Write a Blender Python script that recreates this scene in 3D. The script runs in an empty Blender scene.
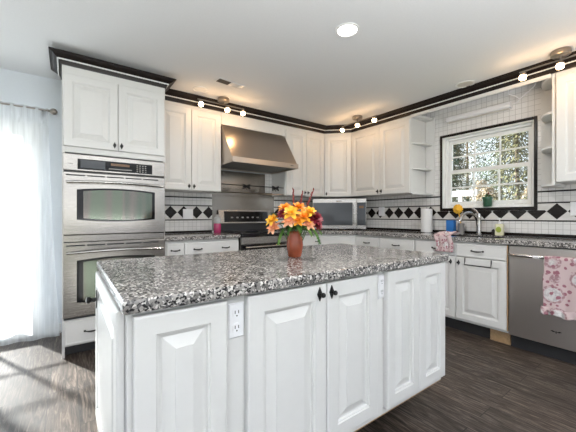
import bpy, math, random
from mathutils import Vector, Matrix
random.seed(7)
SC = bpy.context.scene
COL = SC.collection
PI = math.pi

# ------------------------------------------------------------------ camera
cam = bpy.data.cameras.new('camera')
cam.sensor_width = 36.0
cam.lens = 36.0 * 305.1 / 576.0
cam.clip_start = 0.02
camo = bpy.data.objects.new('camera', cam)
COL.objects.link(camo)
camo.location = (-3.655, -3.64, 1.114)
camo.rotation_euler = (PI / 2, 0, -math.radians(35.87))
SC.camera = camo

# ------------------------------------------------------------------ view
SC.view_settings.view_transform = 'Standard'
SC.view_settings.look = 'None'
SC.view_settings.gamma = 1.0
SC.view_settings.exposure = 0.44
SC.view_settings.use_curve_mapping = False

# ------------------------------------------------------------------ sky
world = bpy.data.worlds.new('sky')
SC.world = world
world.use_nodes = True
wn = world.node_tree
wn.nodes.clear()
wo = wn.nodes.new('ShaderNodeOutputWorld')
wb = wn.nodes.new('ShaderNodeBackground')
wtc = wn.nodes.new('ShaderNodeTexCoord')
wsep = wn.nodes.new('ShaderNodeSeparateXYZ')
wr = wn.nodes.new('ShaderNodeValToRGB')
wr.color_ramp.elements[0].position = 0.0
wr.color_ramp.elements[0].color = (0.93, 0.96, 1.0, 1)
wr.color_ramp.elements[1].position = 0.8
wr.color_ramp.elements[1].color = (0.55, 0.72, 1.0, 1)
wn.links.new(wtc.outputs['Generated'], wsep.inputs[0])
wn.links.new(wsep.outputs['Z'], wr.inputs[0])
wn.links.new(wr.outputs[0], wb.inputs[0])
wb.inputs[1].default_value = 1.6
wn.links.new(wb.outputs[0], wo.inputs[0])

# ------------------------------------------------------------------ sun (low winter sun through the patio door)
sd = bpy.data.lights.new('sun', 'SUN')
sd.energy = 31.0
sd.angle = math.radians(2.5)
sd.color = (1.0, 0.98, 0.95)
sun = bpy.data.objects.new('sun', sd)
COL.objects.link(sun)
el = math.radians(29)
dirv = Vector((0.434 * math.cos(el), -0.90 * math.cos(el), -math.sin(el)))
sun.rotation_euler = dirv.to_track_quat('-Z', 'Y').to_euler()
sun.location = (-6, 5, 6)

# ------------------------------------------------------------------ added fill lamps behind the camera, aimed at the ceiling to brighten the room
for ax, ay, pw in ((-4.3, -4.6, 54), (-2.9, -4.9, 112)):
    al = bpy.data.lights.new('fill_light', 'AREA')
    al.shape = 'RECTANGLE'; al.size = 1.2; al.size_y = 1.0
    al.energy = pw; al.color = (.96, .98, 1.0)
    ao = bpy.data.objects.new('fill_light', al)
    COL.objects.link(ao)
    ao.location = (ax, ay, 1.0); ao.rotation_euler = (PI, 0, 0)


# ================================================================== helpers
class MB:
    """collects verts / faces for one mesh"""
    def __init__(s):
        s.v = []; s.f = []; s.mi = []; s.sm = []; s.cur = 0

    def add(s, vs, fs, smooth=False):
        n = len(s.v)
        s.v += [tuple(p) for p in vs]
        for f in fs:
            s.f.append(tuple(i + n for i in f)); s.mi.append(s.cur); s.sm.append(smooth)
        return s

    def mat(s, i):
        s.cur = i; return s

    def box(s, x0, x1, y0, y1, z0, z1):
        x0, x1 = min(x0, x1), max(x0, x1); y0, y1 = min(y0, y1), max(y0, y1); z0, z1 = min(z0, z1), max(z0, z1)
        v = [(x0, y0, z0), (x1, y0, z0), (x1, y1, z0), (x0, y1, z0), (x0, y0, z1), (x1, y0, z1), (x1, y1, z1), (x0, y1, z1)]
        return s.add(v, [(0, 3, 2, 1), (4, 5, 6, 7), (0, 1, 5, 4), (1, 2, 6, 5), (2, 3, 7, 6), (3, 0, 4, 7)])

    def prism(s, poly, z0, z1, axis='z', smooth=False):
        """poly counter-clockwise in the plane; axis x: poly is (y,z); axis y: poly is (x,z)"""
        n = len(poly)
        def P(a, b, c):
            return {'z': (a, b, c), 'x': (c, a, b), 'y': (a, c, b)}[axis]
        v = [P(a, b, z0) for a, b in poly] + [P(a, b, z1) for a, b in poly]
        fs = [tuple(range(n - 1, -1, -1)), tuple(range(n, 2 * n))]
        n0 = len(s.v)
        s.v += v
        for f in fs:
            s.f.append(tuple(i + n0 for i in f)); s.mi.append(s.cur); s.sm.append(False)
        for i in range(n):
            j = (i + 1) % n
            s.f.append((n0 + i, n0 + j, n0 + n + j, n0 + n + i)); s.mi.append(s.cur); s.sm.append(smooth)
        return s

    def tube(s, path, r, seg=8, cap=True):
        path = [Vector(p) for p in path]
        n = len(path); rs = r if isinstance(r, (list, tuple)) else [r] * n
        t0 = (path[1] - path[0]).normalized()
        up = Vector((0, 0, 1)) if abs(t0.z) < 0.9 else Vector((1, 0, 0))
        a = t0.cross(up).normalized(); vs = []
        for i, p in enumerate(path):
            t = (path[min(i + 1, n - 1)] - path[max(i - 1, 0)]).normalized()
            a = (a - t * a.dot(t)).normalized(); b = t.cross(a)
            for k in range(seg):
                w = 2 * PI * k / seg
                vs.append(p + (a * math.cos(w) + b * math.sin(w)) * rs[i])
        fs = []
        for i in range(n - 1):
            for k in range(seg):
                k2 = (k + 1) % seg
                fs.append((i * seg + k, i * seg + k2, (i + 1) * seg + k2, (i + 1) * seg + k))
        s.add(vs, fs, True)
        if cap:
            n0 = len(s.v) - len(vs)
            s.f.append(tuple(n0 + k for k in range(seg - 1, -1, -1))); s.mi.append(s.cur); s.sm.append(False)
            s.f.append(tuple(n0 + (n - 1) * seg + k for k in range(seg))); s.mi.append(s.cur); s.sm.append(False)
        return s

    def lathe(s, prof, c=(0, 0, 0), seg=24, axis='z'):
        """prof: list of (r, h)"""
        vs = []
        for r, h in prof:
            for k in range(seg):
                w = 2 * PI * k / seg
                a, b = r * math.cos(w), r * math.sin(w)
                p = {'z': (a, b, h), 'y': (a, -h, b), 'x': (-h, -a, b)}[axis]
                vs.append((c[0] + p[0], c[1] + p[1], c[2] + p[2]))
        fs = []
        for i in range(len(prof) - 1):
            for k in range(seg):
                k2 = (k + 1) % seg
                fs.append((i * seg + k, i * seg + k2, (i + 1) * seg + k2, (i + 1) * seg + k))
        s.add(vs, fs, True)
        n0 = len(s.v) - len(vs)
        if prof[0][0] > 1e-6:
            s.f.append(tuple(n0 + k for k in range(seg - 1, -1, -1))); s.mi.append(s.cur); s.sm.append(False)
        if prof[-1][0] > 1e-6:
            m = n0 + (len(prof) - 1) * seg
            s.f.append(tuple(m + k for k in range(seg))); s.mi.append(s.cur); s.sm.append(False)
        return s

    def ball(s, c, r, seg=14, rings=8, sc=(1, 1, 1)):
        prof = [(max(1e-7, math.sin(PI * i / rings)), -math.cos(PI * i / rings)) for i in range(rings + 1)]
        vs = []
        for q, h in prof:
            for k in range(seg):
                w = 2 * PI * k / seg
                vs.append((c[0] + r * sc[0] * q * math.cos(w), c[1] + r * sc[1] * q * math.sin(w), c[2] + r * sc[2] * h))
        fs = []
        for i in range(rings):
            for k in range(seg):
                k2 = (k + 1) % seg
                fs.append((i * seg + k, i * seg + k2, (i + 1) * seg + k2, (i + 1) * seg + k))
        return s.add(vs, fs, True)

    def rings(s, rr, flip=False):
        """rr: list of closed 4-loops [(x,y,z)*4]; first is back, last is capped"""
        vs = [p for r in rr for p in r]; fs = []
        m = len(rr[0])
        for i in range(len(rr) - 1):
            for k in range(m):
                k2 = (k + 1) % m
                fs.append((i * m + k, i * m + k2, (i + 1) * m + k2, (i + 1) * m + k))
        fs.append(tuple((len(rr) - 1) * m + k for k in range(m)))
        fs.append(tuple(k for k in range(m - 1, -1, -1)))
        return s.add(vs, fs)

    def door(s, x0, x1, z0, z1, y, t=0.02, fw=None, plain=False):
        """raised-panel door front facing -y; back at y, front at y-t"""
        w = x1 - x0; h = z1 - z0
        if fw is None: fw = min(0.058, 0.21 * min(w, h * 1.4))
        if plain:
            pr = [(0, 0), (0, t - .005), (.002, t - .002), (.005, t), (.016, t), (.019, t - .002)]
        else:
            b = min(0.034, 0.13 * min(w, h))
            pr = [(0, 0), (0, t - .006), (.002, t - .002), (.006, t), (fw, t), (fw + .002, t - .004), (fw + .007, t - .005),
                  (fw + .009, t - .013), (fw + .017, t - .014), (fw + .017 + b, t - .003), (fw + .018 + b, t - .001)]
        rr = [[(x0 + i, y - d, z0 + i), (x1 - i, y - d, z0 + i), (x1 - i, y - d, z1 - i), (x0 + i, y - d, z1 - i)] for i, d in pr]
        return s.rings(rr)

    def build(s, name, mats, parent=None, bevel=0, seg=2, sharp=40, loc=None):
        me = bpy.data.meshes.new(name)
        me.from_pydata(s.v, [], s.f)
        if not isinstance(mats, (list, tuple)): mats = [mats]
        for m in mats: me.materials.append(m)
        me.polygons.foreach_set('material_index', s.mi)
        me.polygons.foreach_set('use_smooth', s.sm)
        me.update()
        if any(s.sm): me.set_sharp_from_angle(angle=math.radians(sharp))
        o = bpy.data.objects.new(name, me)
        COL.objects.link(o)
        if parent: o.parent = parent
        if loc: o.location = loc
        if bevel:
            b = o.modifiers.new('bevel', 'BEVEL'); b.width = bevel; b.segments = seg; b.limit_method = 'ANGLE'
            b.angle_limit = math.radians(35); b.harden_normals = False
        return o


def thing(name, label, cat, loc=(0, 0, 0), rotz=0, group=None):
    o = bpy.data.objects.new(name, None)
    o.empty_display_size = 0.05
    COL.objects.link(o)
    o.location = loc; o.rotation_euler = (0, 0, rotz)
    return tag(o, label, cat, group)


def tag(o, label=None, cat=None, group=None, kind=None):
    if label: o['label'] = label
    if cat: o['category'] = cat
    if group: o['group'] = group
    if kind: o['kind'] = kind
    return o


def struct(o):
    o['kind'] = 'structure'; return o


def copy_tree(o, parent=None):
    c = o.copy(); COL.objects.link(c)
    if parent: c.parent = parent
    for ch in o.children: copy_tree(ch, c)
    return c


RIGHT = -PI / 2      # things on the right-hand wall face -x
DIAG = -PI / 4       # things across the corner


# ================================================================== materials
def mk(name):
    m = bpy.data.materials.new(name); m.use_nodes = True
    nt = m.node_tree; b = nt.nodes['Principled BSDF']
    return m, nt, b


def plain(name, col, rough=.5, metal=0., spec=None, emit=None, estr=0, coat=0, trans=0):
    m, nt, b = mk(name)
    b.inputs['Base Color'].default_value = (*col, 1)
    b.inputs['Roughness'].default_value = rough
    b.inputs['Metallic'].default_value = metal
    if spec is not None: b.inputs['Specular IOR Level'].default_value = spec
    if coat: b.inputs['Coat Weight'].default_value = coat
    if trans: b.inputs['Transmission Weight'].default_value = trans
    if emit:
        b.inputs['Emission Color'].default_value = (*emit, 1); b.inputs['Emission Strength'].default_value = estr
    return m


def N(nt, t, **kw):
    n = nt.nodes.new(t)
    for k, v in kw.items():
        if hasattr(n, k) and k not in n.inputs.keys(): setattr(n, k, v)
        else: n.inputs[k].default_value = v
    return n


def coord(nt, scale=(1, 1, 1), rot=(0, 0, 0), loc=(0, 0, 0)):
    tc = N(nt, 'ShaderNodeTexCoord'); mp = N(nt, 'ShaderNodeMapping')
    mp.inputs['Scale'].default_value = scale; mp.inputs['Rotation'].default_value = rot; mp.inputs['Location'].default_value = loc
    nt.links.new(tc.outputs['Object'], mp.inputs['Vector'])
    return mp.outputs['Vector']


def ramp(nt, src, stops, interp='LINEAR'):
    r = N(nt, 'ShaderNodeValToRGB'); r.color_ramp.interpolation = interp
    e = r.color_ramp.elements
    while len(e) < len(stops): e.new(0.5)
    for i, (p, c) in enumerate(stops):
        e[i].position = p; e[i].color = (*c, 1) if len(c) == 3 else c
    nt.links.new(src, r.inputs[0])
    return r.outputs[0]


def mixc(nt, fac, a, b, mode='MIX'):
    n = N(nt, 'ShaderNodeMix', data_type='RGBA', blend_type=mode)
    for s, i in ((fac, 0), (a, 6), (b, 7)):
        if hasattr(s, 'is_output'): nt.links.new(s, n.inputs[i])
        elif isinstance(s, (int, float)): n.inputs[i].default_value = s
        else: n.inputs[i].default_value = (*s, 1)
    return n.outputs[2]


def bump(nt, b, src, strength=.2, dist=.002):
    n = N(nt, 'ShaderNodeBump'); n.inputs['Strength'].default_value = strength; n.inputs['Distance'].default_value = dist
    nt.links.new(src, n.inputs['Height']); nt.links.new(n.outputs[0], b.inputs['Normal'])


def painted(name, col, rough=.4, sc=30, amt=.03, bmp=.05):
    m, nt, b = mk(name)
    n = N(nt, 'ShaderNodeTexNoise'); n.inputs['Scale'].default_value = sc; n.inputs['Detail'].default_value = 3
    nt.links.new(coord(nt), n.inputs['Vector'])
    c = ramp(nt, n.outputs[0], [(.3, tuple(x * (1 - amt) for x in col)), (.7, col)])
    nt.links.new(c, b.inputs['Base Color']); b.inputs['Roughness'].default_value = rough
    if bmp: bump(nt, b, n.outputs[0], bmp, .001)
    return m


def granite_mat(name='granite'):
    m, nt, b = mk(name)
    v = coord(nt)
    nz = N(nt, 'ShaderNodeTexNoise'); nz.inputs['Scale'].default_value = 60; nz.inputs['Detail'].default_value = 3
    nt.links.new(v, nz.inputs['Vector'])
    dv = N(nt, 'ShaderNodeVectorMath', operation='MULTIPLY_ADD'); dv.inputs[1].default_value = (.012, .012, .012)
    nt.links.new(nz.outputs['Color'], dv.inputs[0]); nt.links.new(v, dv.inputs[2])
    n1 = N(nt, 'ShaderNodeTexNoise'); n1.inputs['Scale'].default_value = 14; n1.inputs['Detail'].default_value = 5; n1.inputs['Roughness'].default_value = .65
    nt.links.new(v, n1.inputs['Vector'])
    base = ramp(nt, n1.outputs[0], [(.35, (.14, .13, .122)), (.5, (.26, .245, .235)), (.66, (.40, .375, .355))])
    vo = N(nt, 'ShaderNodeTexVoronoi'); vo.inputs['Scale'].default_value = 165
    nt.links.new(dv.outputs[0], vo.inputs['Vector'])
    sep = N(nt, 'ShaderNodeSeparateColor'); nt.links.new(vo.outputs['Color'], sep.inputs[0])
    dark = ramp(nt, sep.outputs[0], [(0, (1, 1, 1)), (.19, (1, 1, 1)), (.195, (0, 0, 0))], 'LINEAR')
    white = ramp(nt, sep.outputs[1], [(.80, (0, 0, 0)), (.81, (1, 1, 1))])
    grey = ramp(nt, sep.outputs[2], [(.70, (0, 0, 0)), (.71, (1, 1, 1))])
    c = mixc(nt, grey, base, (.12, .115, .115))
    c = mixc(nt, white, c, (.64, .61, .585))
    c = mixc(nt, dark, c, (.022, .021, .022))
    nt.links.new(c, b.inputs['Base Color'])
    b.inputs['Roughness'].default_value = .12
    return m


def steel_mat(name, col=(.56, .53, .50), rough=.28, axis=0):
    m, nt, b = mk(name)
    sc = [700, 700, 700]; sc[axis] = 6
    n = N(nt, 'ShaderNodeTexNoise'); n.inputs['Scale'].default_value = 1; n.inputs['Detail'].default_value = 2
    nt.links.new(coord(nt, tuple(sc)), n.inputs['Vector'])
    c = ramp(nt, n.outputs[0], [(.3, tuple(x * .985 for x in col)), (.7, col)])
    nt.links.new(c, b.inputs['Base Color'])
    b.inputs['Metallic'].default_value = 1
    r = ramp(nt, n.outputs[0], [(.3, (rough * .92,) * 3), (.7, (rough * 1.08,) * 3)])
    nt.links.new(r, b.inputs['Roughness'])
    return m


def floor_mat():
    m, nt, b = mk('plank_floor')
    tc = N(nt, 'ShaderNodeTexCoord'); sp = N(nt, 'ShaderNodeSeparateXYZ'); cb = N(nt, 'ShaderNodeCombineXYZ')
    nt.links.new(tc.outputs['Object'], sp.inputs[0])
    nt.links.new(sp.outputs['Y'], cb.inputs['X']); nt.links.new(sp.outputs['X'], cb.inputs['Y'])
    br = N(nt, 'ShaderNodeTexBrick'); br.offset = .37; br.squash = 1
    br.inputs['Scale'].default_value = 1; br.inputs['Brick Width'].default_value = 1.22; br.inputs['Row Height'].default_value = .15
    br.inputs['Mortar Size'].default_value = .0024; br.inputs['Mortar Smooth'].default_value = .2; br.inputs['Bias'].default_value = 0
    br.inputs['Color1'].default_value = (0, 0, 0, 1); br.inputs['Color2'].default_value = (1, 1, 1, 1); br.inputs['Mortar'].default_value = (.5, .5, .5, 1)
    nt.links.new(cb.outputs[0], br.inputs['Vector'])
    # grain, shifted plank by plank
    sh = N(nt, 'ShaderNodeVectorMath', operation='MULTIPLY_ADD'); sh.inputs[1].default_value = (3.1, 7.7, 5.3)
    nt.links.new(br.outputs['Color'], sh.inputs[0]); nt.links.new(cb.outputs[0], sh.inputs[2])
    mp = N(nt, 'ShaderNodeMapping'); mp.inputs['Scale'].default_value = (2.4, 24, 1)
    nt.links.new(sh.outputs[0], mp.inputs['Vector'])
    g = N(nt, 'ShaderNodeTexNoise'); g.inputs['Scale'].default_value = 1.6; g.inputs['Detail'].default_value = 6; g.inputs['Roughness'].default_value = .68; g.inputs['Distortion'].default_value = 1.9
    nt.links.new(mp.outputs[0], g.inputs['Vector'])
    c = ramp(nt, g.outputs[0], [(.32, (.010, .0068, .005)), (.5, (.050, .0375, .030)), (.68, (.175, .140, .118))])
    pl = ramp(nt, br.outputs['Color'], [(0, (.78, .78, .78)), (1, (1.18, 1.16, 1.14))])
    c = mixc(nt, 1.0, c, pl, 'MULTIPLY')
    c = mixc(nt, br.outputs['Fac'], c, (.012, .010, .009))
    nt.links.new(c, b.inputs['Base Color'])
    r = ramp(nt, g.outputs[0], [(.3, (.50,) * 3), (.7, (.36,) * 3)])
    b.inputs['Specular IOR Level'].default_value = .32
    nt.links.new(r, b.inputs['Roughness'])
    bump(nt, b, g.outputs[0], .12, .0015)
    return m


def tile_mat():
    m, nt, b = mk('grid_tile')
    tc = N(nt, 'ShaderNodeTexCoord'); sp = N(nt, 'ShaderNodeSeparateXYZ'); cb = N(nt, 'ShaderNodeCombineXYZ')
    ad = N(nt, 'ShaderNodeMath', operation='ADD')
    nt.links.new(tc.outputs['Object'], sp.inputs[0])
    nt.links.new(sp.outputs['X'], ad.inputs[0]); nt.links.new(sp.outputs['Y'], ad.inputs[1])
    nt.links.new(ad.outputs[0], cb.inputs['X']); nt.links.new(sp.outputs['Z'], cb.inputs['Y'])
    br = N(nt, 'ShaderNodeTexBrick'); br.offset = 0; br.squash = 1
    br.inputs['Scale'].default_value = 1; br.inputs['Brick Width'].default_value = .052; br.inputs['Row Height'].default_value = .052
    br.inputs['Mortar Size'].default_value = .0018; br.inputs['Mortar Smooth'].default_value = .1
    br.inputs['Color1'].default_value = (.70, .69, .68, 1); br.inputs['Color2'].default_value = (.76, .75, .74, 1); br.inputs['Mortar'].default_value = (.46, .45, .44, 1)
    nt.links.new(cb.outputs[0], br.inputs['Vector'])
    nt.links.new(br.outputs['Color'], b.inputs['Base Color'])
    b.inputs['Roughness'].default_value = .22
    return m


def towel_mat(name, scale=9.0, axes='xz'):
    m, nt, b = mk(name)
    v = coord(nt)
    nz = N(nt, 'ShaderNodeTexNoise'); nz.inputs['Scale'].default_value = 22
    nt.links.new(v, nz.inputs['Vector'])
    dv = N(nt, 'ShaderNodeVectorMath', operation='MULTIPLY_ADD'); dv.inputs[1].default_value = (.02, .02, .02)
    nt.links.new(nz.outputs['Color'], dv.inputs[0]); nt.links.new(v, dv.inputs[2])
    v1 = N(nt, 'ShaderNodeTexVoronoi'); v1.inputs['Scale'].default_value = scale; v1.inputs['Randomness'].default_value = .55
    nt.links.new(dv.outputs[0], v1.inputs['Vector'])
    ring = ramp(nt, v1.outputs['Distance'], [(.34, (0, 0, 0)), (.37, (1, 1, 1)), (.43, (1, 1, 1)), (.46, (0, 0, 0))])
    core = ramp(nt, v1.outputs['Distance'], [(.32, (1, 1, 1)), (.36, (0, 0, 0))])
    gp = N(nt, 'ShaderNodeTexNoise'); gp.inputs['Scale'].default_value = 60; gp.inputs['Detail'].default_value = 1
    nt.links.new(v, gp.inputs['Vector'])
    ring = mixc(nt, 1.0, ring, ramp(nt, gp.outputs[0], [(.42, (.15, .15, .15)), (.52, (1, 1, 1))]), 'MULTIPLY')
    mot = ramp(nt, gp.outputs[0], [(.40, (.46, .43, .44)), (.55, (.60, .58, .58))])
    v2 = N(nt, 'ShaderNodeTexVoronoi'); v2.inputs['Scale'].default_value = scale * 4.2
    nt.links.new(dv.outputs[0], v2.inputs['Vector'])
    dots = ramp(nt, v2.outputs['Distance'], [(.34, (1, 1, 1)), (.40, (0, 0, 0))])
    s2 = N(nt, 'ShaderNodeSeparateColor'); nt.links.new(v2.outputs['Color'], s2.inputs[0])
    keep = ramp(nt, s2.outputs[0], [(.35, (0, 0, 0)), (.37, (1, 1, 1))])
    dk = mixc(nt, 1.0, dots, keep, 'MULTIPLY')
    c = mixc(nt, core, (.56, .435, .44), mot)
    c = mixc(nt, dk, c, (.30, .12, .155))
    c = mixc(nt, ring, c, (.33, .20, .22))
    nt.links.new(c, b.inputs['Base Color']); b.inputs['Roughness'].default_value = .9
    return m


def leaf_mat(name, c1, c2, rough=.5, trans=.25):
    m, nt, b = mk(name)
    n = N(nt, 'ShaderNodeTexNoise'); n.inputs['Scale'].default_value = 9
    nt.links.new(coord(nt), n.inputs['Vector'])
    c = ramp(nt, n.outputs[0], [(.35, c1), (.65, c2)])
    nt.links.new(c, b.inputs['Base Color']); b.inputs['Roughness'].default_value = rough
    return m


def sheer_mat():
    m = bpy.data.materials.new('sheer_voile'); m.use_nodes = True
    nt = m.node_tree; nt.nodes.clear()
    o = N(nt, 'ShaderNodeOutputMaterial'); t = N(nt, 'ShaderNodeBsdfTransparent'); d = N(nt, 'ShaderNodeBsdfDiffuse'); tr = N(nt, 'ShaderNodeBsdfTranslucent')
    d.inputs[0].default_value = (.86, .89, .92, 1); tr.inputs[0].default_value = (.86, .89, .92, 1)
    m1 = N(nt, 'ShaderNodeMixShader'); m2 = N(nt, 'ShaderNodeMixShader')
    m1.inputs[0].default_value = .5; nt.links.new(d.outputs[0], m1.inputs[1]); nt.links.new(tr.outputs[0], m1.inputs[2])
    w = N(nt, 'ShaderNodeTexNoise'); w.inputs['Scale'].default_value = 1; w.inputs['Detail'].default_value = 2
    nt.links.new(coord(nt, (40, 40, 2)), w.inputs['Vector'])
    f = ramp(nt, w.outputs[0], [(.3, (.40,) * 3), (.7, (.58,) * 3)])
    nt.links.new(f, m2.inputs[0]); nt.links.new(t.outputs[0], m2.inputs[1]); nt.links.new(m1.outputs[0], m2.inputs[2])
    nt.links.new(m2.outputs[0], o.inputs[0])
    return m


def glass_mat(name='window_glass', refl=.06):
    m = bpy.data.materials.new(name); m.use_nodes = True
    nt = m.node_tree; nt.nodes.clear()
    o = N(nt, 'ShaderNodeOutputMaterial'); t = N(nt, 'ShaderNodeBsdfTransparent'); g = N(nt, 'ShaderNodeBsdfGlossy'); x = N(nt, 'ShaderNodeMixShader')
    t.inputs[0].default_value = (.95, .97, .97, 1); g.inputs['Roughness'].default_value = .02
    x.inputs[0].default_value = refl
    nt.links.new(t.outputs[0], x.inputs[1]); nt.links.new(g.outputs[0], x.inputs[2]); nt.links.new(x.outputs[0], o.inputs[0])
    return m


M = dict(
    cab=painted('cabinet_paint', (.67, .665, .655), .34, 25, .02, .02),
    cabin=painted('cabinet_interior', (.70, .68, .64), .5, 25, .03, .02),
    rawedge=painted('raw_wood', (.42, .27, .14), .6, 60, .25, .05),
    wall=painted('wall_paint', (.66, .70, .745), .7, 60, .02, .04),
    ceil=painted('ceiling_paint', (.70, .71, .72), .85, 90, .03, .05),
    white=painted('white_trim', (.80, .80, .79), .35, 30, .01, 0),
    espresso=plain('espresso_wood', (.012, .008, .007), .35, 0, .25),
    black=plain('black_iron', (.016, .015, .015), .42, .3),
    blackg=plain('black_glass', (.006, .006, .007), .08, 0, .3),
    dark=plain('dark_plastic', (.022, .022, .024), .45),
    granite=granite_mat(),
    steel=steel_mat('brushed_steel', (.35, .33, .31), .26),
    steelv=steel_mat('brushed_steel_upright', (.27, .245, .22), .2, axis=2),
    steelh=steel_mat('hood_steel', (.50, .44, .39), .3, 0),
    steeld=steel_mat('dishwasher_steel', (.62, .575, .545), .33, 0),
    chrome=plain('polished_metal', (.48, .465, .45), .18, 1),
    nickel=plain('brushed_nickel', (.30, .27, .24), .3, 1),
    floor=floor_mat(), tile=tile_mat(),
    tiledark=plain('black_tile', (.014, .011, .010), .25, 0, .25),
    tileflat=painted('plain_tile', (.66, .64, .62), .25, 20, .03, 0),
    towel=towel_mat('floral_towel', 6.6), towel2=towel_mat('floral_towel_counter', 10),
    sheer=sheer_mat(), glass=glass_mat(),
    plate=plain('white_plastic', (.78, .78, .80), .35),
    terracotta=painted('terracotta_glaze', (.30, .062, .024), .22, 18, .35, .02),
    stem=leaf_mat('stem_green', (.05, .12, .03), (.09, .19, .05)),
    fern=leaf_mat('fern_green', (.05, .15, .03), (.16, .32, .06)),
    orange=leaf_mat('orange_petal', (.85, .25, .01), (.95, .42, .03), .6),
    yellow=leaf_mat('yellow_orange_petal', (.93, .42, .02), (.98, .60, .06), .6),
    peach=leaf_mat('peach_petal', (.85, .33, .15), (.90, .50, .30), .6),
    wine=leaf_mat('wine_petal', (.16, .008, .02), (.30, .02, .04), .6),
    redspike=leaf_mat('red_spike', (.20, .03, .03), (.32, .06, .05), .6),
    paper=painted('paper_towel_sheet', (.78, .78, .78), .9, 60, .04, .2),
    blue=plain('blue_plastic', (.02, .16, .50), .35),
    yellowp=plain('yellow_plastic', (.85, .46, .03), .5),
    grey=plain('grey_plastic', (.25, .24, .23), .5),
    soapl=plain('soap_liquid', (.72, .70, .50), .2),
    greenl=plain('green_label', (.35, .42, .06), .4),
    pot=painted('green_pot_glaze', (.03, .11, .06), .3, 15, .2, 0),
    soil=plain('potting_soil', (.04, .025, .015), .9),
    pink=plain('pink_glass', (.42, .035, .13), .12, 0, .6),
    clear=plain('clear_glass', (.75, .75, .75), .08, 0, .5, trans=.6),
    bulb=plain('lit_bulb', (1, .8, .55), .4, 0, None, (1.0, .70, .38), 22),
    led=plain('lit_lens', (1, 1, 1), .4, 0, None, (1.0, .97, .93), 5),
    offlens=plain('unlit_lens', (.60, .57, .52), .4),
    screen=plain('display_screen', (.045, .05, .058), .15, 0, .5),
    amber=plain('amber_display', (.10, .05, .02), .2, 0, None, (1, .45, .15), .03),
    duct=plain('vent_shadow', (.05, .05, .05), .8),
    bark=painted('bark', (.16, .11, .08), .9, 12, .4, .3),
    pine=leaf_mat('pine_green', (.025, .05, .025), (.08, .11, .055)),
    olive=leaf_mat('olive_leaf', (.08, .08, .03), (.18, .165, .08)),
    tan=leaf_mat('dry_leaf', (.20, .15, .09), (.34, .27, .18)),
    lawn=painted('dry_lawn', (.25, .25, .13), .95, 3, .35, .2),
    deck=painted('pale_patio', (.62, .60, .57), .8, 8, .1, .05),
    outwhite=painted('outdoor_white', (.36, .345, .33), .6, 10, .03, 0),
)

# ================================================================== setting
WALLH = 2.41
o = MB().box(-5.7, 0.14, -7.0, 0.14, -.12, 0).build('floor', M['floor']); struct(o)
o = MB().box(-5.7, 0.14, -7.0, 0.14, WALLH, WALLH + .15).build('ceiling', M['ceil']); struct(o)
# back wall with the patio-door opening x -5.45..-3.84, z 0..1.985
DX0, DX1, DZ = -5.45, -3.845, 1.985
w = MB()
w.box(-5.7, DX0, 0, .14, 0, WALLH).box(DX1, .14, 0, .14, 0, WALLH).box(DX0, DX1, 0, .14, DZ, WALLH)
struct(w.build('wall_back', M['wall']))
# right wall with the window opening
WY0, WY1, WZ0, WZ1 = -2.645, -1.758, 1.205, 2.045
w = MB()
w.box(0, .14, -7.0, WY0, 0, WALLH).box(0, .14, WY1, 0, 0, WALLH).box(0, .14, WY0, WY1, 0, WZ0).box(0, .14, WY0, WY1, WZ1, WALLH)
struct(w.build('wall_right', M['wall']))
# left wall, outside the frame; its wide opening is invented to admit daylight
w = MB()
w.box(-5.84, -5.7, -7.0, -5.2, 0, WALLH).box(-5.84, -5.7, -2.6, .14, 0, WALLH).box(-5.84, -5.7, -5.2, -2.6, 0, .5).box(-5.84, -5.7, -5.2, -2.6, 2.2, WALLH)
struct(w.build('wall_left', M['wall']))
# unseen wall behind the camera; opening added and sized for soft daylight
w = MB()
w.box(-5.84, -4.9, -7.14, -7.0, 0, WALLH).box(-1.6, .14, -7.14, -7.0, 0, WALLH).box(-4.9, -1.6, -7.14, -7.0, 2.25, WALLH)
struct(w.build('wall_front', M['wall']))
# baseboard on the strip of back wall by the patio door
struct(MB().box(DX1 + .02, -3.705, -.014, -.001, 0.001, .09).build('baseboard_back', M['white'], bevel=.003))

# patio door: frame, two sashes with muntins, panes
d = MB()
for x0, x1, z0, z1 in ((DX0 + .002, DX0 + .06, .0, DZ), (DX1 - .06, DX1 - .002, 0, DZ), (DX0 + .06, DX1 - .06, DZ - .06, DZ - .002), (DX0 + .06, DX1 - .06, .001, .03)):
    d.box(x0, x1, .02, .12, z0 + .001, z1 - .002)
door1 = struct(d.build('door_1', M['white'], bevel=.004))
xm = (DX0 + DX1) / 2
for a, b, yy in ((DX0 + .06, xm + .03, .085), (xm - .03, DX1 - .06, .045)):
    s = MB()
    for x0, x1, z0, z1 in ((a, a + .085, .031, DZ - .062), (b - .085, b, .031, DZ - .062), (a + .085, b - .085, .031, .17), (a + .085, b - .085, DZ - .145, DZ - .062)):
        s.box(x0 + .001, x1 - .001, yy - .017, yy + .017, z0, z1)
    so = s.build('sash', M['white'], door1, bevel=.003)
    mu = MB()
    gx0, gx1, gz0, gz1 = a + .085, b - .085, .17, DZ - .145
    for k in range(1, 5):
        z = gz0 + (gz1 - gz0) * k / 5; mu.box(gx0, gx1, yy - .010, yy + .010, z - .009, z + .009)
    x = (gx0 + gx1) / 2; mu.box(x - .016, x + .016, yy - .0095, yy + .0095, gz0, gz1)
    mu.build('muntin_grid', M['white'], so)
    MB().box(gx0, gx1, yy - .003, yy + .003, gz0, gz1).build('pane', M['glass'], so)

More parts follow.
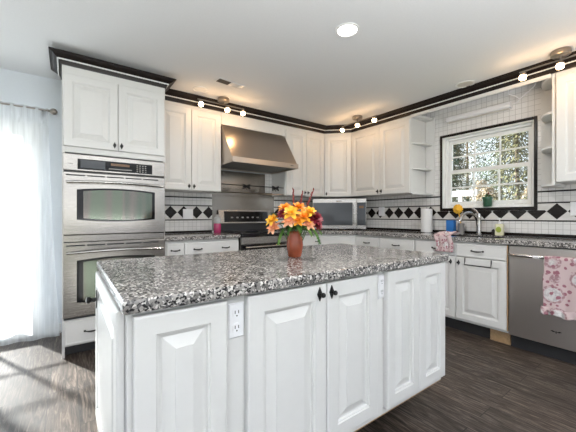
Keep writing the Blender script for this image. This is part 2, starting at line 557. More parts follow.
# window over the sink
fx0, fx1 = .055, .115
w = MB()
for y0, y1, z0, z1 in ((WY0, WY0 + .035, WZ0, WZ1), (WY1 - .035, WY1, WZ0, WZ1), (WY0 + .035, WY1 - .035, WZ0, WZ0 + .035), (WY0 + .035, WY1 - .035, WZ1 - .035, WZ1)):
    w.box(fx0, fx1, y0 + .001, y1 - .001, z0 + .001, z1 - .001)
win = struct(w.build('window_1', M['white'], bevel=.003))
zm = 1.635
for z0, z1, xx in ((WZ0 + .036, zm + .02, .072), (zm - .02, WZ1 - .036, .098)):
    s = MB(); a, b = WY0 + .036, WY1 - .036
    for y0, y1, q0, q1 in ((a, a + .035, z0, z1), (b - .035, b, z0, z1), (a + .035, b - .035, z0, z0 + .04), (a + .035, b - .035, z1 - .04, z1)):
        s.box(xx - .012, xx + .012, y0, y1, q0, q1)
    so = s.build('sash', M['white'], win, bevel=.002)
    mu = MB(); c0, c1, e0, e1 = a + .035, b - .035, z0 + .04, z1 - .04
    for k in (1, 2):
        y = c0 + (c1 - c0) * k / 3; mu.box(xx - .006, xx + .006, y - .007, y + .007, e0, e1)
    z = (e0 + e1) / 2; mu.box(xx - .0065, xx + .0065, c0, c1, z - .008, z + .008)
    mu.build('muntin_grid', M['white'], so)
    MB().box(xx - .002, xx + .002, c0, c1, e0, e1).build('pane', M['glass'], so)
# white reveal lining and black pencil-tile frame
s = MB()
t = .008
for y0, y1, z0, z1 in ((WY0 + .001, WY0 + t, WZ0 + .001, WZ1 - .001), (WY1 - t, WY1 - .001, WZ0 + .001, WZ1 - .001), (WY0 + t, WY1 - t, WZ0 + .001, WZ0 + t), (WY0 + t, WY1 - t, WZ1 - t, WZ1 - .001)):
    s.box(-.008, fx0 - .001, y0, y1, z0, z1)
s.build('reveal_lining', M['white'], win)
s = MB()
A0, A1, B0, B1 = -2.673, -1.732, 1.170, 2.074
for y0, y1, z0, z1 in ((A0, WY0, B0, B1), (WY1, A1, B0, B1), (WY0, WY1, B0, WZ0), (WY0, WY1, WZ1, B1)):
    s.box(-.016, -.0045, y0, y1, z0, z1)
struct(s.build('trim_1', M['tiledark'], bevel=.004))

# ------------------------------------------------------------------ tile backsplash (two walls)
def clip_top(poly, zmax):
    out = []
    for i in range(len(poly)):
        p, q = poly[i], poly[(i + 1) % len(poly)]
        if p[1] <= zmax: out.append(p)
        if (p[1] <= zmax) != (q[1] <= zmax):
            f = (zmax - p[1]) / (q[1] - p[1]); out.append((p[0] + f * (q[0] - p[0]), zmax))
    return out


ZB0, ZB1 = 1.074, 1.232       # diamond band
def diamonds(m, centres, axis, lims):
    h = .0745; zc = 1.157
    for c in centres:
        top = 9
        if axis == 'x' and -2.75 < c < -1.66: top = B0 - .001
        poly = clip_top([(c, zc - h), (c + .0745, zc), (c, zc + h), (c - .0745, zc)], top)
        poly = [(min(max(a, lims[0]), lims[1]), b) for a, b in poly]
        if axis == 'x': m.prism(poly, -.0058, -.003, 'x')
        else: m.prism(poly, -.0058, -.003, 'y')


# back wall, left of range and right of range (tile field 4 mm proud of the wall)
t = MB()
t.mat(0).box(-2.918, -.004, -.003, -.0005, .9148, 1.425)
t.mat(2).box(-2.918, -.004, -.0045, -.003, ZB0, ZB1)
for z0, z1 in ((.9152, .938), (ZB0 - .012, ZB0), (ZB1, ZB1 + .012), (1.33, 1.344)):
    t.mat(1).box(-2.918, -2.196, -.008, -.003, z0, z1).box(-1.275, -.006, -.008, -.003, z0, z1)
t.mat(1)
diamonds(t, [-2.76 - .152 + .152 * k + .065 for k in range(5)] + [-1.20 + .152 * k for k in range(8)], 'y', (-2.918, -.006))
t.mat(0).box(-1.425, -1.306, -.0035, -.0005, 1.425, 1.70)
o = t.build('tile_backsplash', [M['tile'], M['tiledark'], M['tileflat']])
tag(o, 'white grid tile backsplash with black diamond band on the wall behind the range', 'backsplash')
# right wall: around the window up to the ceiling
t = MB()
t.mat(0)
yl = -3.95
t.box(-.003, -.0005, yl, WY0, .9148, 2.405).box(-.003, -.0005, WY1, -.006, .9148, 2.405)
t.box(-.003, -.0005, WY0, WY1, .9148, WZ0 - .001).box(-.003, -.0005, WY0, WY1, WZ1 + .001, 2.405)
t.mat(2)
t.box(-.0045, -.003, yl, A0, ZB0, ZB1).box(-.0045, -.003, A1, -.006, ZB0, ZB1).box(-.0045, -.003, A0, A1, ZB0, B0 - .0005)
t.mat(1)
for z0, z1 in ((.9152, .945), (ZB0 - .012, ZB0), (ZB1, ZB1 + .012), (1.338, 1.352)):
    if z0 < 1.1: t.box(-.008, -.003, yl, -.010, z0, z1)
    else: t.box(-.008, -.003, yl, A0 - .001, z0, z1).box(-.008, -.003, A1 + .001, -.010, z0, z1)
diamonds(t, [-2.815 + .1505 * k for k in range(-7, 18)], 'x', (yl, -.01))
o = t.build('tile_backsplash', [M['tile'], M['tiledark'], M['tileflat']])
tag(o, 'white grid tile wall with black diamond band surrounding the sink window', 'backsplash')

# ------------------------------------------------------------------ crown mouldings
CROWN = [(0, 2.318), (.012, 2.318), (.015, 2.326), (.020, 2.348), (.022, 2.355), (.030, 2.355), (.033, 2.363), (.038, 2.363), (.050, 2.372), (.068, 2.383), (.082, 2.389), (.086, 2.396), (.094, 2.398), (.094, 2.4085), (0, 2.4085)]


def sweep(path, prof, mats, name, parent=None, bead=True, dz=0, bz=2.3575, ba=.029):
    """path: plan polyline, moulding projects to the right of travel"""
    n = len(path); nor = []
    for i in range(n):
        def dirn(a, b):
            d = Vector((b[0] - a[0], b[1] - a[1])); d.normalize(); return d
        if i == 0: d = dirn(path[0], path[1]); nr = Vector((d.y, -d.x))
        elif i == n - 1: d = dirn(path[-2], path[-1]); nr = Vector((d.y, -d.x))
        else:
            d1, d2 = dirn(path[i - 1], path[i]), dirn(path[i], path[i + 1])
            n1, n2 = Vector((d1.y, -d1.x)), Vector((d2.y, -d2.x))
            nr = (n1 + n2); nr = nr / (nr.length_squared / 2) if nr.length > 1e-6 else n1
        nor.append(nr)
    m = MB(); k = len(prof)
    vs = [(path[i][0] + nor[i].x * a, path[i][1] + nor[i].y * a, z + dz) for i in range(n) for a, z in prof]
    fs = [(i * k + j, i * k + (j + 1) % k, (i + 1) * k + (j + 1) % k, (i + 1) * k + j) for i in range(n - 1) for j in range(k)]
    m.add(vs, fs); m.add(vs[:k], [tuple(range(k))]); m.add(vs[-k:], [tuple(range(k - 1, -1, -1))])
    ob = m.build(name, mats[0], parent)
    if bead:   # white rope bead running along the moulding
        b = MB()
        for i in range(n - 1):
            p = Vector((path[i][0] + nor[i].x * ba, path[i][1] + nor[i].y * ba, bz + dz))
            q = Vector((path[i + 1][0] + nor[i + 1].x * ba, path[i + 1][1] + nor[i + 1].y * ba, bz + dz))
            L = (q - p).length; c = max(2, int(L / .011))
            pts = [p.lerp(q, j / c) for j in range(c + 1)]
            b.tube(pts, [.0065 if j % 2 else .0050 for j in range(c + 1)], 6)
        b.build('rope_bead', mats[1], ob)
    return ob


cr = sweep([(-2.913, -.331), (-.611, -.331), (-.331, -.611), (-.331, -3.95)], CROWN, (M['espresso'], M['white']), 'trim_2')
struct(cr)

# ================================================================== cabinet builders
def knob(parent, x, z, y, s=1.0):
    """black diamond-backed knob on a front whose face is at y (facing -y)"""
    m = MB()
    h, wd = .027 * s, .0125 * s
    poly = [(0, -h), (.5 * wd, -.5 * h), (wd, 0), (.5 * wd, .5 * h), (0, h), (-.5 * wd, .5 * h), (-wd, 0), (-.5 * wd, -.5 * h)]
    m.prism([(x + a, z + b) for a, b in poly], y - .004, y - .0003, 'y')
    m.lathe([(.0050 * s, .0), (.0045 * s, .011 * s), (.008 * s, .014 * s), (.0100 * s, .019 * s), (.008 * s, .024 * s), (.0001, .026 * s)], (x, y - .003, z), 12, 'y')
    return m.build('knob', M['black'], parent)


def pull(parent, x, z, y, w=.09):
    m = MB()
    pts = []
    for i in range(9):
        f = i / 8
        pts.append((x - w / 2 + w * f, y - .004 - .020 * math.sin(PI * f) ** .6, z - .004 * math.sin(PI * f)))
    m.tube(pts, [.003, .0045, .0055, .0065, .007, .0065, .0055, .0045, .003], 8)
    for sx in (-1, 1):
        m.lathe([(.009, 0), (.008, .005), (.0001, .007)], (x + sx * w / 2, y - .0003, z), 10, 'y')
    return m.build('pull', M['black'], parent)


def carcass(parent, w, d, z0, z1, mat=None, bev=.0015, name='body'):
    m = MB(); m.box(0, w, 0, d, z0, z1)
    return m.build(name, mat or M['cab'], parent, bevel=bev)


def doorp(parent, x0, x1, z0, z1, kn=None, ks=.75, name='door', y=-.0015, t=.02, kz=None):
    o = MB().door(x0, x1, z0, z1, y, t).build(name, M['cab'], parent)
    if kn is not None: knob(o, kn[0], kn[1], y - t, ks)
    return o


def drawer(parent, x0, x1, z0, z1, pulls=(), y=-.0015, t=.02, name='drawer', w=.085):
    o = MB().door(x0, x1, z0, z1, y, t, plain=True).build(name, M['cab'], parent)
    for p in pulls: pull(o, p, (z0 + z1) / 2, y - t, w)
    return o


UZ0, UZ1 = 1.390, 2.317


def upper(name, label, loc, rotz, w, d, splits, knobs, group=None, z0=UZ0):
    """wall cabinet with doors between splits; knobs: x per door"""
    c = thing(name, label, 'cabinet', (loc[0], loc[1], z0), rotz, group)
    H = UZ1 - z0
    carcass(c, w, d, 0, H)
    for i in range(len(splits) - 1):
        doorp(c, splits[i] + .002, splits[i + 1] - .002, .003, H - .045, (knobs[i], .047), 1.05)
    return c


# ------------------------------------------------------------------ tall oven cabinet
OX0, OX1, OY = -3.69, -2.922, -.68
ov = thing('oven_cabinet', 'tall white cabinet housing the double wall oven beside the sheer curtain', 'cabinet', (OX0, OY, 0))
OW = OX1 - OX0
D = .672
m = MB()
m.box(0, .018, 0, D, .0, 2.30).box(OW - .018, OW, 0, D, .0, 2.30)            # sides reach the floor
m.box(.018, OW - .018, 0, D, 1.618, 2.30)                                  # upper box
m.box(.018, OW - .018, 0, D, .085, .294)                                   # lower box
m.box(.018, OW - .018, D - .02, D, .294, 1.618)
m.build('body', M['cab'], ov, bevel=.0015)
MB().box(.019, OW - .019, .06, .075, 0.001, .084).build('toe_kick', M['dark'], ov)
doorp(ov, .008, OW / 2 - .002, 1.664, 2.232, (OW / 2 - .026, 1.708), 1.05)
doorp(ov, OW / 2 + .002, OW - .008, 1.664, 2.232, (OW / 2 + .026, 1.708), 1.05)
drawer(ov, .012, OW - .012, .098, .284, (OW / 2 - .19,), w=.09)
pull(ov.children[-1], OW / 2 + .19, .191, -.0215, .09)
sweep([(.001, .34), (.001, -.001), (OW - .001, -.001), (OW - .001, .22)], [(a * .86, 2.296 + (z - 2.318) * .86) for a, z in CROWN], (M['espresso'], M['white']), 'crown_moulding', ov, True, 0, 2.330, .0265)
m = MB().box(.002, OW - .002, .002, D, 2.301, 2.372)
m.build('top_riser', M['espresso'], ov)

# the double oven, standing 2 cm proud of the cabinet face
dv = thing('double_wall_oven', 'stainless steel double wall oven with two bowed windows', 'oven', (OX0 + .02, OY, .296))
W2 = OW - .04
Z = lambda z: z - .296
m = MB().box(.002, W2 - .002, .003, .60, Z(.298), Z(1.612))
m.build('housing', M['dark'], dv)
m = MB().box(-.014, W2 + .014, -.022, -.002, Z(1.475), Z(1.605))
cp = m.build('control_panel', M['steel'], dv, bevel=.004)
MB().box(.08, W2 - .095, -.0245, -.0225, Z(1.487), Z(1.570)).build('touch_glass', M['blackg'], cp)
MB().box(.10, .27, -.0255, -.0247, Z(1.50), Z(1.562)).build('reflective_display', M['screen'], cp)
MB().box(.31, .45, -.0255, -.0247, Z(1.534), Z(1.554)).build('clock_display', M['amber'], cp)
b = MB()
b.box(.295, .468, -.0255, -.0247, Z(1.503), Z(1.512))
b.build('key_row', M['grey'], cp)
for r in range(4):
    for k in range(4):
        MB().box(.505 + k * .022, .517 + k * .022, -.0255, -.0247, Z(1.497 + r * .017), Z(1.505 + r * .017)).build('key', M['grey'], cp)


def bowed(x0, x1, z0, z1, b, n=14):
    pts = [(x0, z0)]
    for i in range(n + 1):
        f = i / n; pts.append((x0 + (x1 - x0) * f, z0 - b * (1 - (2 * f - 1) ** 2)))
    pts2 = [(x1 + (x0 - x1) * i / n, z1 + b * (1 - (2 * i / n - 1) ** 2)) for i in range(n + 1)]
    return pts[1:] + pts2


MOVEN = None
def oven_glass_mat():
    m, nt, b = mk('oven_window_glass')
    n = N(nt, 'ShaderNodeTexNoise'); n.inputs['Scale'].default_value = 1; n.inputs['Detail'].default_value = 1
    nt.links.new(coord(nt, (9, 1, .6)), n.inputs['Vector'])
    c = ramp(nt, n.outputs[0], [(.35, (.085, .105, .085)), (.5, (.13, .115, .105)), (.65, (.11, .13, .10))])
    nt.links.new(c, b.inputs['Base Color']); b.inputs['Roughness'].default_value = .12
    b.inputs['Metallic'].default_value = .75
    return m


MOG = oven_glass_mat()
for dz0, dz1, wz0, wz1 in ((.965, 1.462, 1.085, 1.325), (.316, .905, .430, .760)):
    m = MB().box(-.014, W2 + .014, -.030, -.002, Z(dz0), Z(dz1))
    od = m.build('oven_door', M['steel'], dv, bevel=.005)
    m = MB().prism(bowed(.075, W2 - .075, Z(wz0), Z(wz1 - .0), .018), -.034, -.0305, 'y')
    wf = m.build('window_frame', M['blackg'], od)
    m = MB().prism(bowed(.118, W2 - .100, Z(wz0 + .012), Z(wz1 - .012), .016), -.0365, -.0345, 'y')
    m.build('window', MOG, wf)
    hz = Z(dz1) - .075
    m = MB(); pts = []
    for i in range(13):
        f = i / 12
        pts.append((.01 + (W2 - .02) * f, -.052 - .022 * math.sin(PI * f), hz - .008 + .012 * math.sin(PI * f)))
    m.tube(pts, .0105, 10)
    for x in (.028, W2 - .028): m.box(x - .012, x + .012, -.056, -.0305, hz - .016, hz + .006)
    m.build('handle', M['chrome'], od)
    m = MB()
    for k in range(5): m.box(.005 + k * .138, .005 + k * .138 + .125, -.0315, -.0300, Z(dz1) - .030, Z(dz1) - .020)
    m.build('vent_slots', M['dark'], od)
MB().box(-.012, W2 + .012, -.016, -.002, Z(.909), Z(.9615)).build('divider_strip', M['steel'], dv, bevel=.002)
for z0, z1 in ((1.4625, 1.4745), (.962, .9648), (.9055, .9085), (.2975, .3155)):
    MB().box(-.010, W2 + .010, -.012, -.002, Z(z0), Z(z1)).build('gap_strip', M['dark'], dv)
m = MB().box(.018, .022, -.0235, -.0222, Z(1.525), Z(1.530)).box(.026, .050, -.0235, -.0222, Z(1.526), Z(1.529))
m.build('maker_mark', M['dark'], cp)

# ------------------------------------------------------------------ upper cabinets on the back wall
upper('wall_cabinet', 'white two-door wall cabinet between the oven tower and the range hood', (-2.918, -.33), 0, .701, .326, (.012, .353, .695), (.325, .380))
upper('wall_cabinet', 'white two-door wall cabinet between the range hood and the corner cabinet', (-1.311, -.33), 0, .698, .326, (.006, .350, .690), (.322, .378))
# filler panel above the hood
o = MB().box(-2.2145, -1.3135, -.33, -.012, 2.176, 2.317).build('hood_valance_panel', M['cab'], bevel=.002)
tag(o, 'flat white filler panel above the stainless range hood', 'panel')

# diagonal corner cabinet
cc = thing('corner_wall_cabinet', 'white single-door diagonal wall cabinet in the corner above the microwave', 'cabinet', (-.611, -.331, UZ0), DIAG)
def loc_pts(pts, o, r):
    out = []
    for x, y in pts:
        dx, dy = x - o[0], y - o[1]
        out.append((dx * math.cos(r) + dy * math.sin(r), -dx * math.sin(r) + dy * math.cos(r)))
    return out


poly = loc_pts([(-.611, -.331), (-.331, -.611), (-.009, -.611), (-.009, -.009), (-.611, -.009)], (-.611, -.331), DIAG)
m = MB().prism(poly, 0, UZ1 - UZ0); m.build('body', M['cab'], cc, bevel=.0015)
doorp(cc, .010, .386, .003, UZ1 - UZ0 - .045, (.036, .047), 1.05)

# right wall pair and the far right cabinet
upper('wall_cabinet', 'white two-door wall cabinet left of the sink window', (-.33, -.613), RIGHT, .935, .320, (.006, .497, .931), (.468, .525))
upper('wall_cabinet', 'white wall cabinet right of the sink window, cut off by the frame', (-.33, -2.879), RIGHT, .80, .320, (.006, .400, .794), (.372, .428), None, 1.395)

# open shelf units on both sides of the window
def shelf_unit(label, y0, y1, post, flip, zs):
    """y0>y1; post: y-range of the front stile or None"""
    s = thing('open_shelf_unit', label, 'shelf', (-.005, y0, zs[0]), RIGHT, None)
    W_ = y0 - y1; b = zs[0]
    MB().box(.001, W_ - .001, -.012, -.0005, 0, UZ1 - b).build('back_panel', M['cab'], s, bevel=.001)
    for z in zs[:-1] + [zs[-1]]:
        # local: x along wall, y towards the room is negative
        pts = [(.001, -.0125), (.001, -.318)] if not flip else []
        n = 8
        if not flip:
            arc = [(.001 + (W_ - .03) * math.sin(PI / 2 * i / n) + .0, -.318 + .28 * (1 - math.cos(PI / 2 * i / n))) for i in range(1, n + 1)]
            poly = [(.001, -.0125), (.001, -.318)] + arc + [(W_ - .028, -.0125)]
        else:
            X1 = W_ - .022
            arc = [(X1 - (X1 - .03) * math.sin(PI / 2 * i / n), -.318 + .28 * (1 - math.cos(PI / 2 * i / n))) for i in range(n, 0, -1)]
            poly = [(.029, -.0125)] + arc + [(X1, -.318), (X1, -.0125)]
        top = z > 2.2
        MB().prism(poly, z - b, z - b + (.017 if not top else UZ1 - z)).build('shelf_board', M['cab'], s, bevel=.001)
    if post:
        MB().box(W_ - .021, W_ - .001, -.322, -.0125, 0, UZ1 - b).build('side_panel', M['cab'], s, bevel=.001)
    return s


shelf_unit('narrow open white corner shelf joined to the cabinet left of the window', -1.5505, -1.668, None, False, [1.372, 1.672, 1.976, 2.285])
shelf_unit('narrow open white shelf unit right of the window', -2.70, -2.877, True, True, [1.372, 1.693, 1.986, 2.285])
# valance over the window
o = MB().box(-.349, -.331, -2.852, -1.552, 2.284, 2.317).build('window_valance', M['cab'], bevel=.002)
tag(o, 'long white valance board under the black crown above the window', 'valance')

# ================================================================== range hood, steel panel, rail
hd = thing('range_hood', 'sloped stainless steel range hood under the white filler panel', 'range hood', (-2.211, -.005, 1.70))
HW = .893
prof = [(-.004, 0), (-.600, .0), (-.618, .010), (-.618, .058), (-.324, .468), (-.004, .468)]   # (y,z)
m = MB().prism([(y, z + (.028 if z < .005 else 0)) for y, z in [(-.004, 0.0), (-.604, 0.0), (-.604, .058), (-.324, .468), (-.004, .468)]][::-1], 0, HW, 'x')
m.build('body', M['steelh'], hd, bevel=.003)
m = MB()
m.box(-.003, HW + .003, -.622, -.605, .002, .062).box(-.003, .016, -.605, -.004, .002, .027).box(HW - .016, HW + .003, -.605, -.004, .002, .027).box(.016, HW - .016, -.03, -.004, .002, .027)
m.build('lip', M['steelh'], hd, bevel=.002)
for k in range(3):
    f = MB(); x0 = .024 + k * .284
    f.box(x0, x0 + .276, -.595, -.04, .022, .027)
    for j in range(11): f.box(x0 + .012 + j * .024, x0 + .024 + j * .024, -.585, -.05, .014, .0215)
    f.build('baffle_filter', M['grey'], hd)
MB().box(HW - .12, HW - .075, -.6235, -.6222, .030, .036).build('maker_mark', M['dark'], hd)

o = MB().box(-2.194, -1.277, -.0105, -.0065, .93, 1.438).box(-2.194, -1.425, -.0105, -.0065, 1.438, 1.695).build('steel_splash_panel', M['steelv'], bevel=.0008)
tag(o, 'brushed steel splash panel on the wall between range and hood', 'panel')

rl = thing('pot_rail', 'double metal rail with black bow ornaments stretched below the hood', 'rail', (-2.2155, -.30, 1.39))
for z in (.098, .006):
    MB().tube([(.0, 0, z), (.902, 0, z)], .0055 if z > .05 else .007, 8).build('rod', M['black'] if z > .05 else M['nickel'], rl)
for x in (.338, .765):
    m = MB()
    for sx in (-1, 1):
        for sz in (-1, 1):
            pts = [(x, -.008, .085), (x + sx * .024, -.016, .085 + sz * .018), (x + sx * .050, -.010, .085 + sz * .028), (x + sx * .044, -.008, .085 + sz * .006), (x, -.008, .085)]
            m.tube(pts, .0075, 6)
    m.ball((x, -.012, .085), .013, 8, 6)
    m.tube([(x, -.006, .098), (x, -.006, .06), (x + .004, -.016, .045)], .004, 6)
    m.build('bow_ornament', M['black'], rl)

# ================================================================== range
rg = thing('range', 'stainless kitchen range with black glass back panel below the hood', 'stove', (-2.122, -.645, 0))
RW = .766
m = MB().box(0, RW, 0.0, .632, .09, .880)
m.build('body', M['steel'], rg, bevel=.002)
MB().box(.0, RW, -.02, .585, .8805, .917).build('cooktop', M['blackg'], rg, bevel=.003)
for cx_, cy_, r in ((.20, .15, .11), (.57, .15, .09), (.20, .42, .08), (.57, .42, .10)):
    MB().lathe([(r, .0), (r, .0006), (r - .004, .0006), (r - .004, .0)], (cx_, cy_, .9172), 28).build('burner_ring', M['grey'], rg)
m = MB().prism([(.586, .918), (.632, .918), (.632, 1.188), (.610, 1.188), (.586, 1.02)][::-1], 0.004, RW - .004, 'x')
bgd = m.build('backguard', M['dark'], rg, bevel=.003)
m = MB().prism([(.5825, 1.022), (.585, 1.020), (.6085, 1.188), (.606, 1.192)], .0, RW, 'x')
bp_ = m.build('control_panel', M['steel'], bgd)
m = MB().prism([(.5808, 1.040), (.5825, 1.038), (.6015, 1.172), (.5995, 1.174)], .07, RW - .05, 'x')
bgl = m.build('panel_glass', M['blackg'], bp_)
for k in range(6):
    MB().prism([(.5860, 1.088), (.5872, 1.087), (.5895, 1.103), (.5880, 1.104)], .16 + .075 * k, .19 + .075 * k, 'x').build('touch_key', M['grey'], bgl)
MB().box(.002, RW - .002, -.016, -.001, .805, .8795).build('front_strip', M['steel'], rg, bevel=.003)
od = MB().box(.004, RW - .004, -.022, -.001, .30, .800).build('oven_door', M['blackg'], rg, bevel=.003)
m = MB().tube([(.03, -.055, .770), (RW - .03, -.055, .770)], .013, 10)
for x in (.06, RW - .06): m.box(x - .01, x + .01, -.055, -.0225, .762, .778)
m.build('handle', M['chrome'], od)
MB().box(.004, RW - .004, -.020, -.001, .10, .295).build('storage_drawer', M['steel'], rg, bevel=.003)
MB().box(.01, RW - .01, .05, .62, 0.001, .0895).build('plinth', M['dark'], rg)

# ================================================================== base cabinets
BZ = .8725
def base_body(p, w, d, kick=.06):
    carcass(p, w, d, .115, BZ)
    MB().box(.001, w - .001, kick, kick + .015, .001, .1145).build('toe_kick', M['dark'], p)


b1 = thing('base_cabinet', 'white base cabinet with drawers between the oven tower and the range', 'cabinet', (-2.918, -.61, 0))
base_body(b1, .782, .600)
drawer(b1, .024, .186, .715, .850, (.105,), w=.075)
drawer(b1, .192, .776, .715, .850, (.325, .625), w=.075)
doorp(b1, .024, .186, .135, .709, None)
doorp(b1, .192, .482, .135, .709, (.455, .66), .7)
doorp(b1, .486, .776, .135, .709, (.513, .66), .7)

b2 = thing('base_cabinet', 'white base cabinet with drawers behind the flower vase, right of the range', 'cabinet', (-1.345, -.61, 0))
base_body(b2, .400, .600)
drawer(b2, .010, .396, .715, .850, (.340,), w=.06)
doorp(b2, .010, .396, .135, .709, (.045, .66), .7)

bc = thing('corner_base_cabinet', 'white diagonal corner base cabinet below the microwave', 'cabinet', (-.943, -.612, 0), DIAG)
poly = loc_pts([(-.943, -.612), (-.612, -.943), (-.010, -.943), (-.010, -.010), (-.943, -.010)], (-.943, -.612), DIAG)
m = MB().prism(poly, .115, BZ); m.build('body', M['cab'], bc, bevel=.0015)
MB().box(.03, .438, .06, .075, .001, .1145).build('toe_kick', M['dark'], bc)
drawer(bc, .010, .458, .715, .850, ())
doorp(bc, .010, .458, .135, .709, (.05, .66), .7)

bs = []
for y0, wd, lab in ((-.9445, .3715, 'narrow white base cabinet with one drawer, next to the corner cabinet'), (-1.317, .4595, 'white base cabinet with one drawer, between narrow drawer unit and sink cabinet')):
    c = thing('base_cabinet', lab, 'cabinet', (-.61, y0, 0), RIGHT)
    base_body(c, wd, .600)
    drawer(c, .006, wd - .004, .715, .850, (wd / 2,), w=.085)
    doorp(c, .006, wd - .004, .135, .709, (.04, .66), .7)
# sink cabinet: open top so the sink bowl can hang in it
SY0, SY1 = -1.778, -2.636
sk = thing('sink_cabinet', 'white two-door sink base cabinet under the window', 'cabinet', (-.61, SY0, 0), RIGHT)
SW = SY0 - SY1
m = MB()
m.box(0, .018, 0, .6, .115, BZ).box(SW - .018, SW, 0, .6, .115, BZ).box(.018, SW - .018, .582, .6, .115, BZ).box(.018, SW - .018, 0, .582, .115, .133)
m.box(.018, SW - .018, 0, .018, .133, BZ)
m.build('body', M['cab'], sk, bevel=.0015)
MB().box(.001, SW - .16, .06, .075, .001, .1145).build('toe_kick', M['dark'], sk)
o = MB().box(SW - .157, SW - .002, .045, .075, .001, .1145).build('toe_block', M['rawedge'], sk, bevel=.002)
o['label'] = 'bare wood block in the toe kick'
drawer(sk, .010, .427, .730, .855, (.24,), w=.085, name='false_drawer_front')
drawer(sk, .432, SW - .010, .730, .855, (.62,), w=.095, name='false_drawer_front')
doorp(sk, .010, .427, .136, .722, (.384, .672), 1.0)
doorp(sk, .432, SW - .010, .136, .722, (.458, .672), 1.0)
# raw edge strip at the right end of the sink cabinet
MB().box(SW - .0085, SW - .0005, -.018, -.0005, .136, .868).build('edge_strip', M['rawedge'], sk)

# over-door towel bar
tb = MB()
x0, x1, zt = .516, .736, .722
tb.tube([(x0, -.026, zt + .002), (x0, -.030, zt - .03), (x0, -.040, zt - .062), (x1, -.040, zt - .062), (x1, -.030, zt - .03), (x1, -.026, zt + .002)], .0045, 8)
o = tb.build('towel_bar', M['black']); o.location = (-.61, SY0, 0); o.rotation_euler = (0, 0, RIGHT)
tag(o, 'thin black towel bar hooked over the right sink cabinet door', 'towel bar')

# dishwasher
DY0 = -2.640
dw = thing('dishwasher', 'stainless steel dishwasher with a floral towel on its handle', 'dishwasher', (-.61, DY0, 0), RIGHT)
DWW = .606
MB().box(.002, DWW - .002, .002, .58, .112, .868).build('tub', M['dark'], dw)
dd = MB().box(.004, DWW - .004, -.022, .0015, .114, .864).build('door', M['steeld'], dw, bevel=.004)
MB().box(.002, DWW - .002, .035, .06, .001, .1115).build('toe_kick', M['dark'], dw)
m = MB()
pts = [(.006, -.024, .792)] + [(.03 + (DWW - .06) * i / 10, -.046 - .012 * math.sin(PI * i / 10), .790) for i in range(11)] + [(DWW - .006, -.024, .792)]
m.tube(pts, .011, 10)
m.build('handle', M['chrome'], dd)
MB().box(.175, .222, -.066, -.050, .779, .802).build('handle_grip_highlight', M['plate'], dd, bevel=.003).name = 'handle_highlight'  # white block modelled in place of a bright reflection on the handle
m = MB()   # small dark winged mark low on the door
for sx in (-1, 1):
    m.prism([(.312, .226), (.312 + sx * .022, .236), (.312 + sx * .034, .231), (.312 + sx * .018, .224)][::sx], -.0232, -.0222, 'y')
m.prism([(.309, .216), (.315, .216), (.314, .236), (.310, .236)], -.0232, -.0222, 'y')
m.build('winged_mark', M['dark'], dd)

# cabinet past the dishwasher (outside the frame, carries the counter)
c = thing('base_cabinet', 'white base cabinet beyond the dishwasher at the end of the counter', 'cabinet', (-.61, -3.250, 0), RIGHT)
base_body(c, .698, .600)
drawer(c, .006, .692, .715, .850, (.35,))
doorp(c, .006, .347, .135, .709, (.31, .66)); doorp(c, .351, .692, .135, .709, (.39, .66))

# ================================================================== counters
CZ0, CZ1 = .874, .914
o = MB().prism([(-2.917, -.004), (-2.917, -.648), (-2.127, -.648), (-2.127, -.004)], CZ0, CZ1).build('countertop', M['granite'], bevel=.008, seg=3)
tag(o, 'short speckled granite countertop between the oven tower and the range', 'countertop')
HX0, HX1, HY0, HY1 = -.535, -.150, -2.540, -1.900
m = MB()
m.prism([(-1.351, -.009), (-1.351, -.648), (-.960, -.648), (-.648, -.960), (-.648, -1.74), (-.009, -1.74), (-.009, -.009)], CZ0, CZ1)
o1 = m
def slab(x0, x1, y0, y1): m.box(x0, x1, y0, y1, CZ0, CZ1)
slab(-.648, -.009, HY1, -1.74); slab(-.648, HX0, HY0, HY1); slab(HX1, -.009, HY0, HY1); slab(-.648, -.009, -3.95, HY0)
o = m.build('countertop', M['granite'])
tag(o, 'long L-shaped speckled granite countertop running under the window around the corner', 'countertop')
# undermount sink bowl
sn = thing('sink', 'dark steel undermount sink in the granite below the window', 'sink', ((HX0 + HX1) / 2, (HY0 + HY1) / 2, .70))
hx, hy = (HX1 - HX0) / 2 - .001, (HY1 - HY0) / 2 - .001
m = MB(); tk = .004
m.box(-hx, hx, -hy, hy, 0, tk).box(-hx, -hx + tk, -hy, hy, tk, .205).box(hx - tk, hx, -hy, hy, tk, .205).box(-hx + tk, hx - tk, -hy, -hy + tk, tk, .205).box(-hx + tk, hx - tk, hy - tk, hy, tk, .205)
m.build('bowl', M['dark'], sn)
MB().lathe([(.04, 0), (.04, .003), (.03, .004), (.028, .002), (.0001, .002)], (0, 0, tk), 20).build('drain', M['chrome'], sn)

# ================================================================== island
IX0, IX1, IY0, IY1 = -3.543, -1.914, -2.78, -1.925
o = MB().prism([(IX0, IY0), (IX1, IY0), (IX1, IY1), (IX0, IY1)], .862, .900).build('island_countertop', M['granite'], bevel=.009, seg=3)
tag(o, 'large speckled granite island countertop in the foreground', 'countertop')
IT = .8605; IB = .185; FY = -2.742
def island_unit(label, x0, x1, fillers=()):
    c = thing('island_cabinet', label, 'cabinet', (x0, FY, 0))
    w = x1 - x0
    MB().box(0, w, 0, .80, IB, IT).build('body', M['cab'], c, bevel=.0015)
    MB().box(.004, w - .004, .24, .255, .001, IB - .001).build('toe_kick', M['dark'], c)
    MB().box(.0, w, .003, .79, IB - .0075, IB - .0005).build('bottom_edge', M['rawedge'], c)
    return c


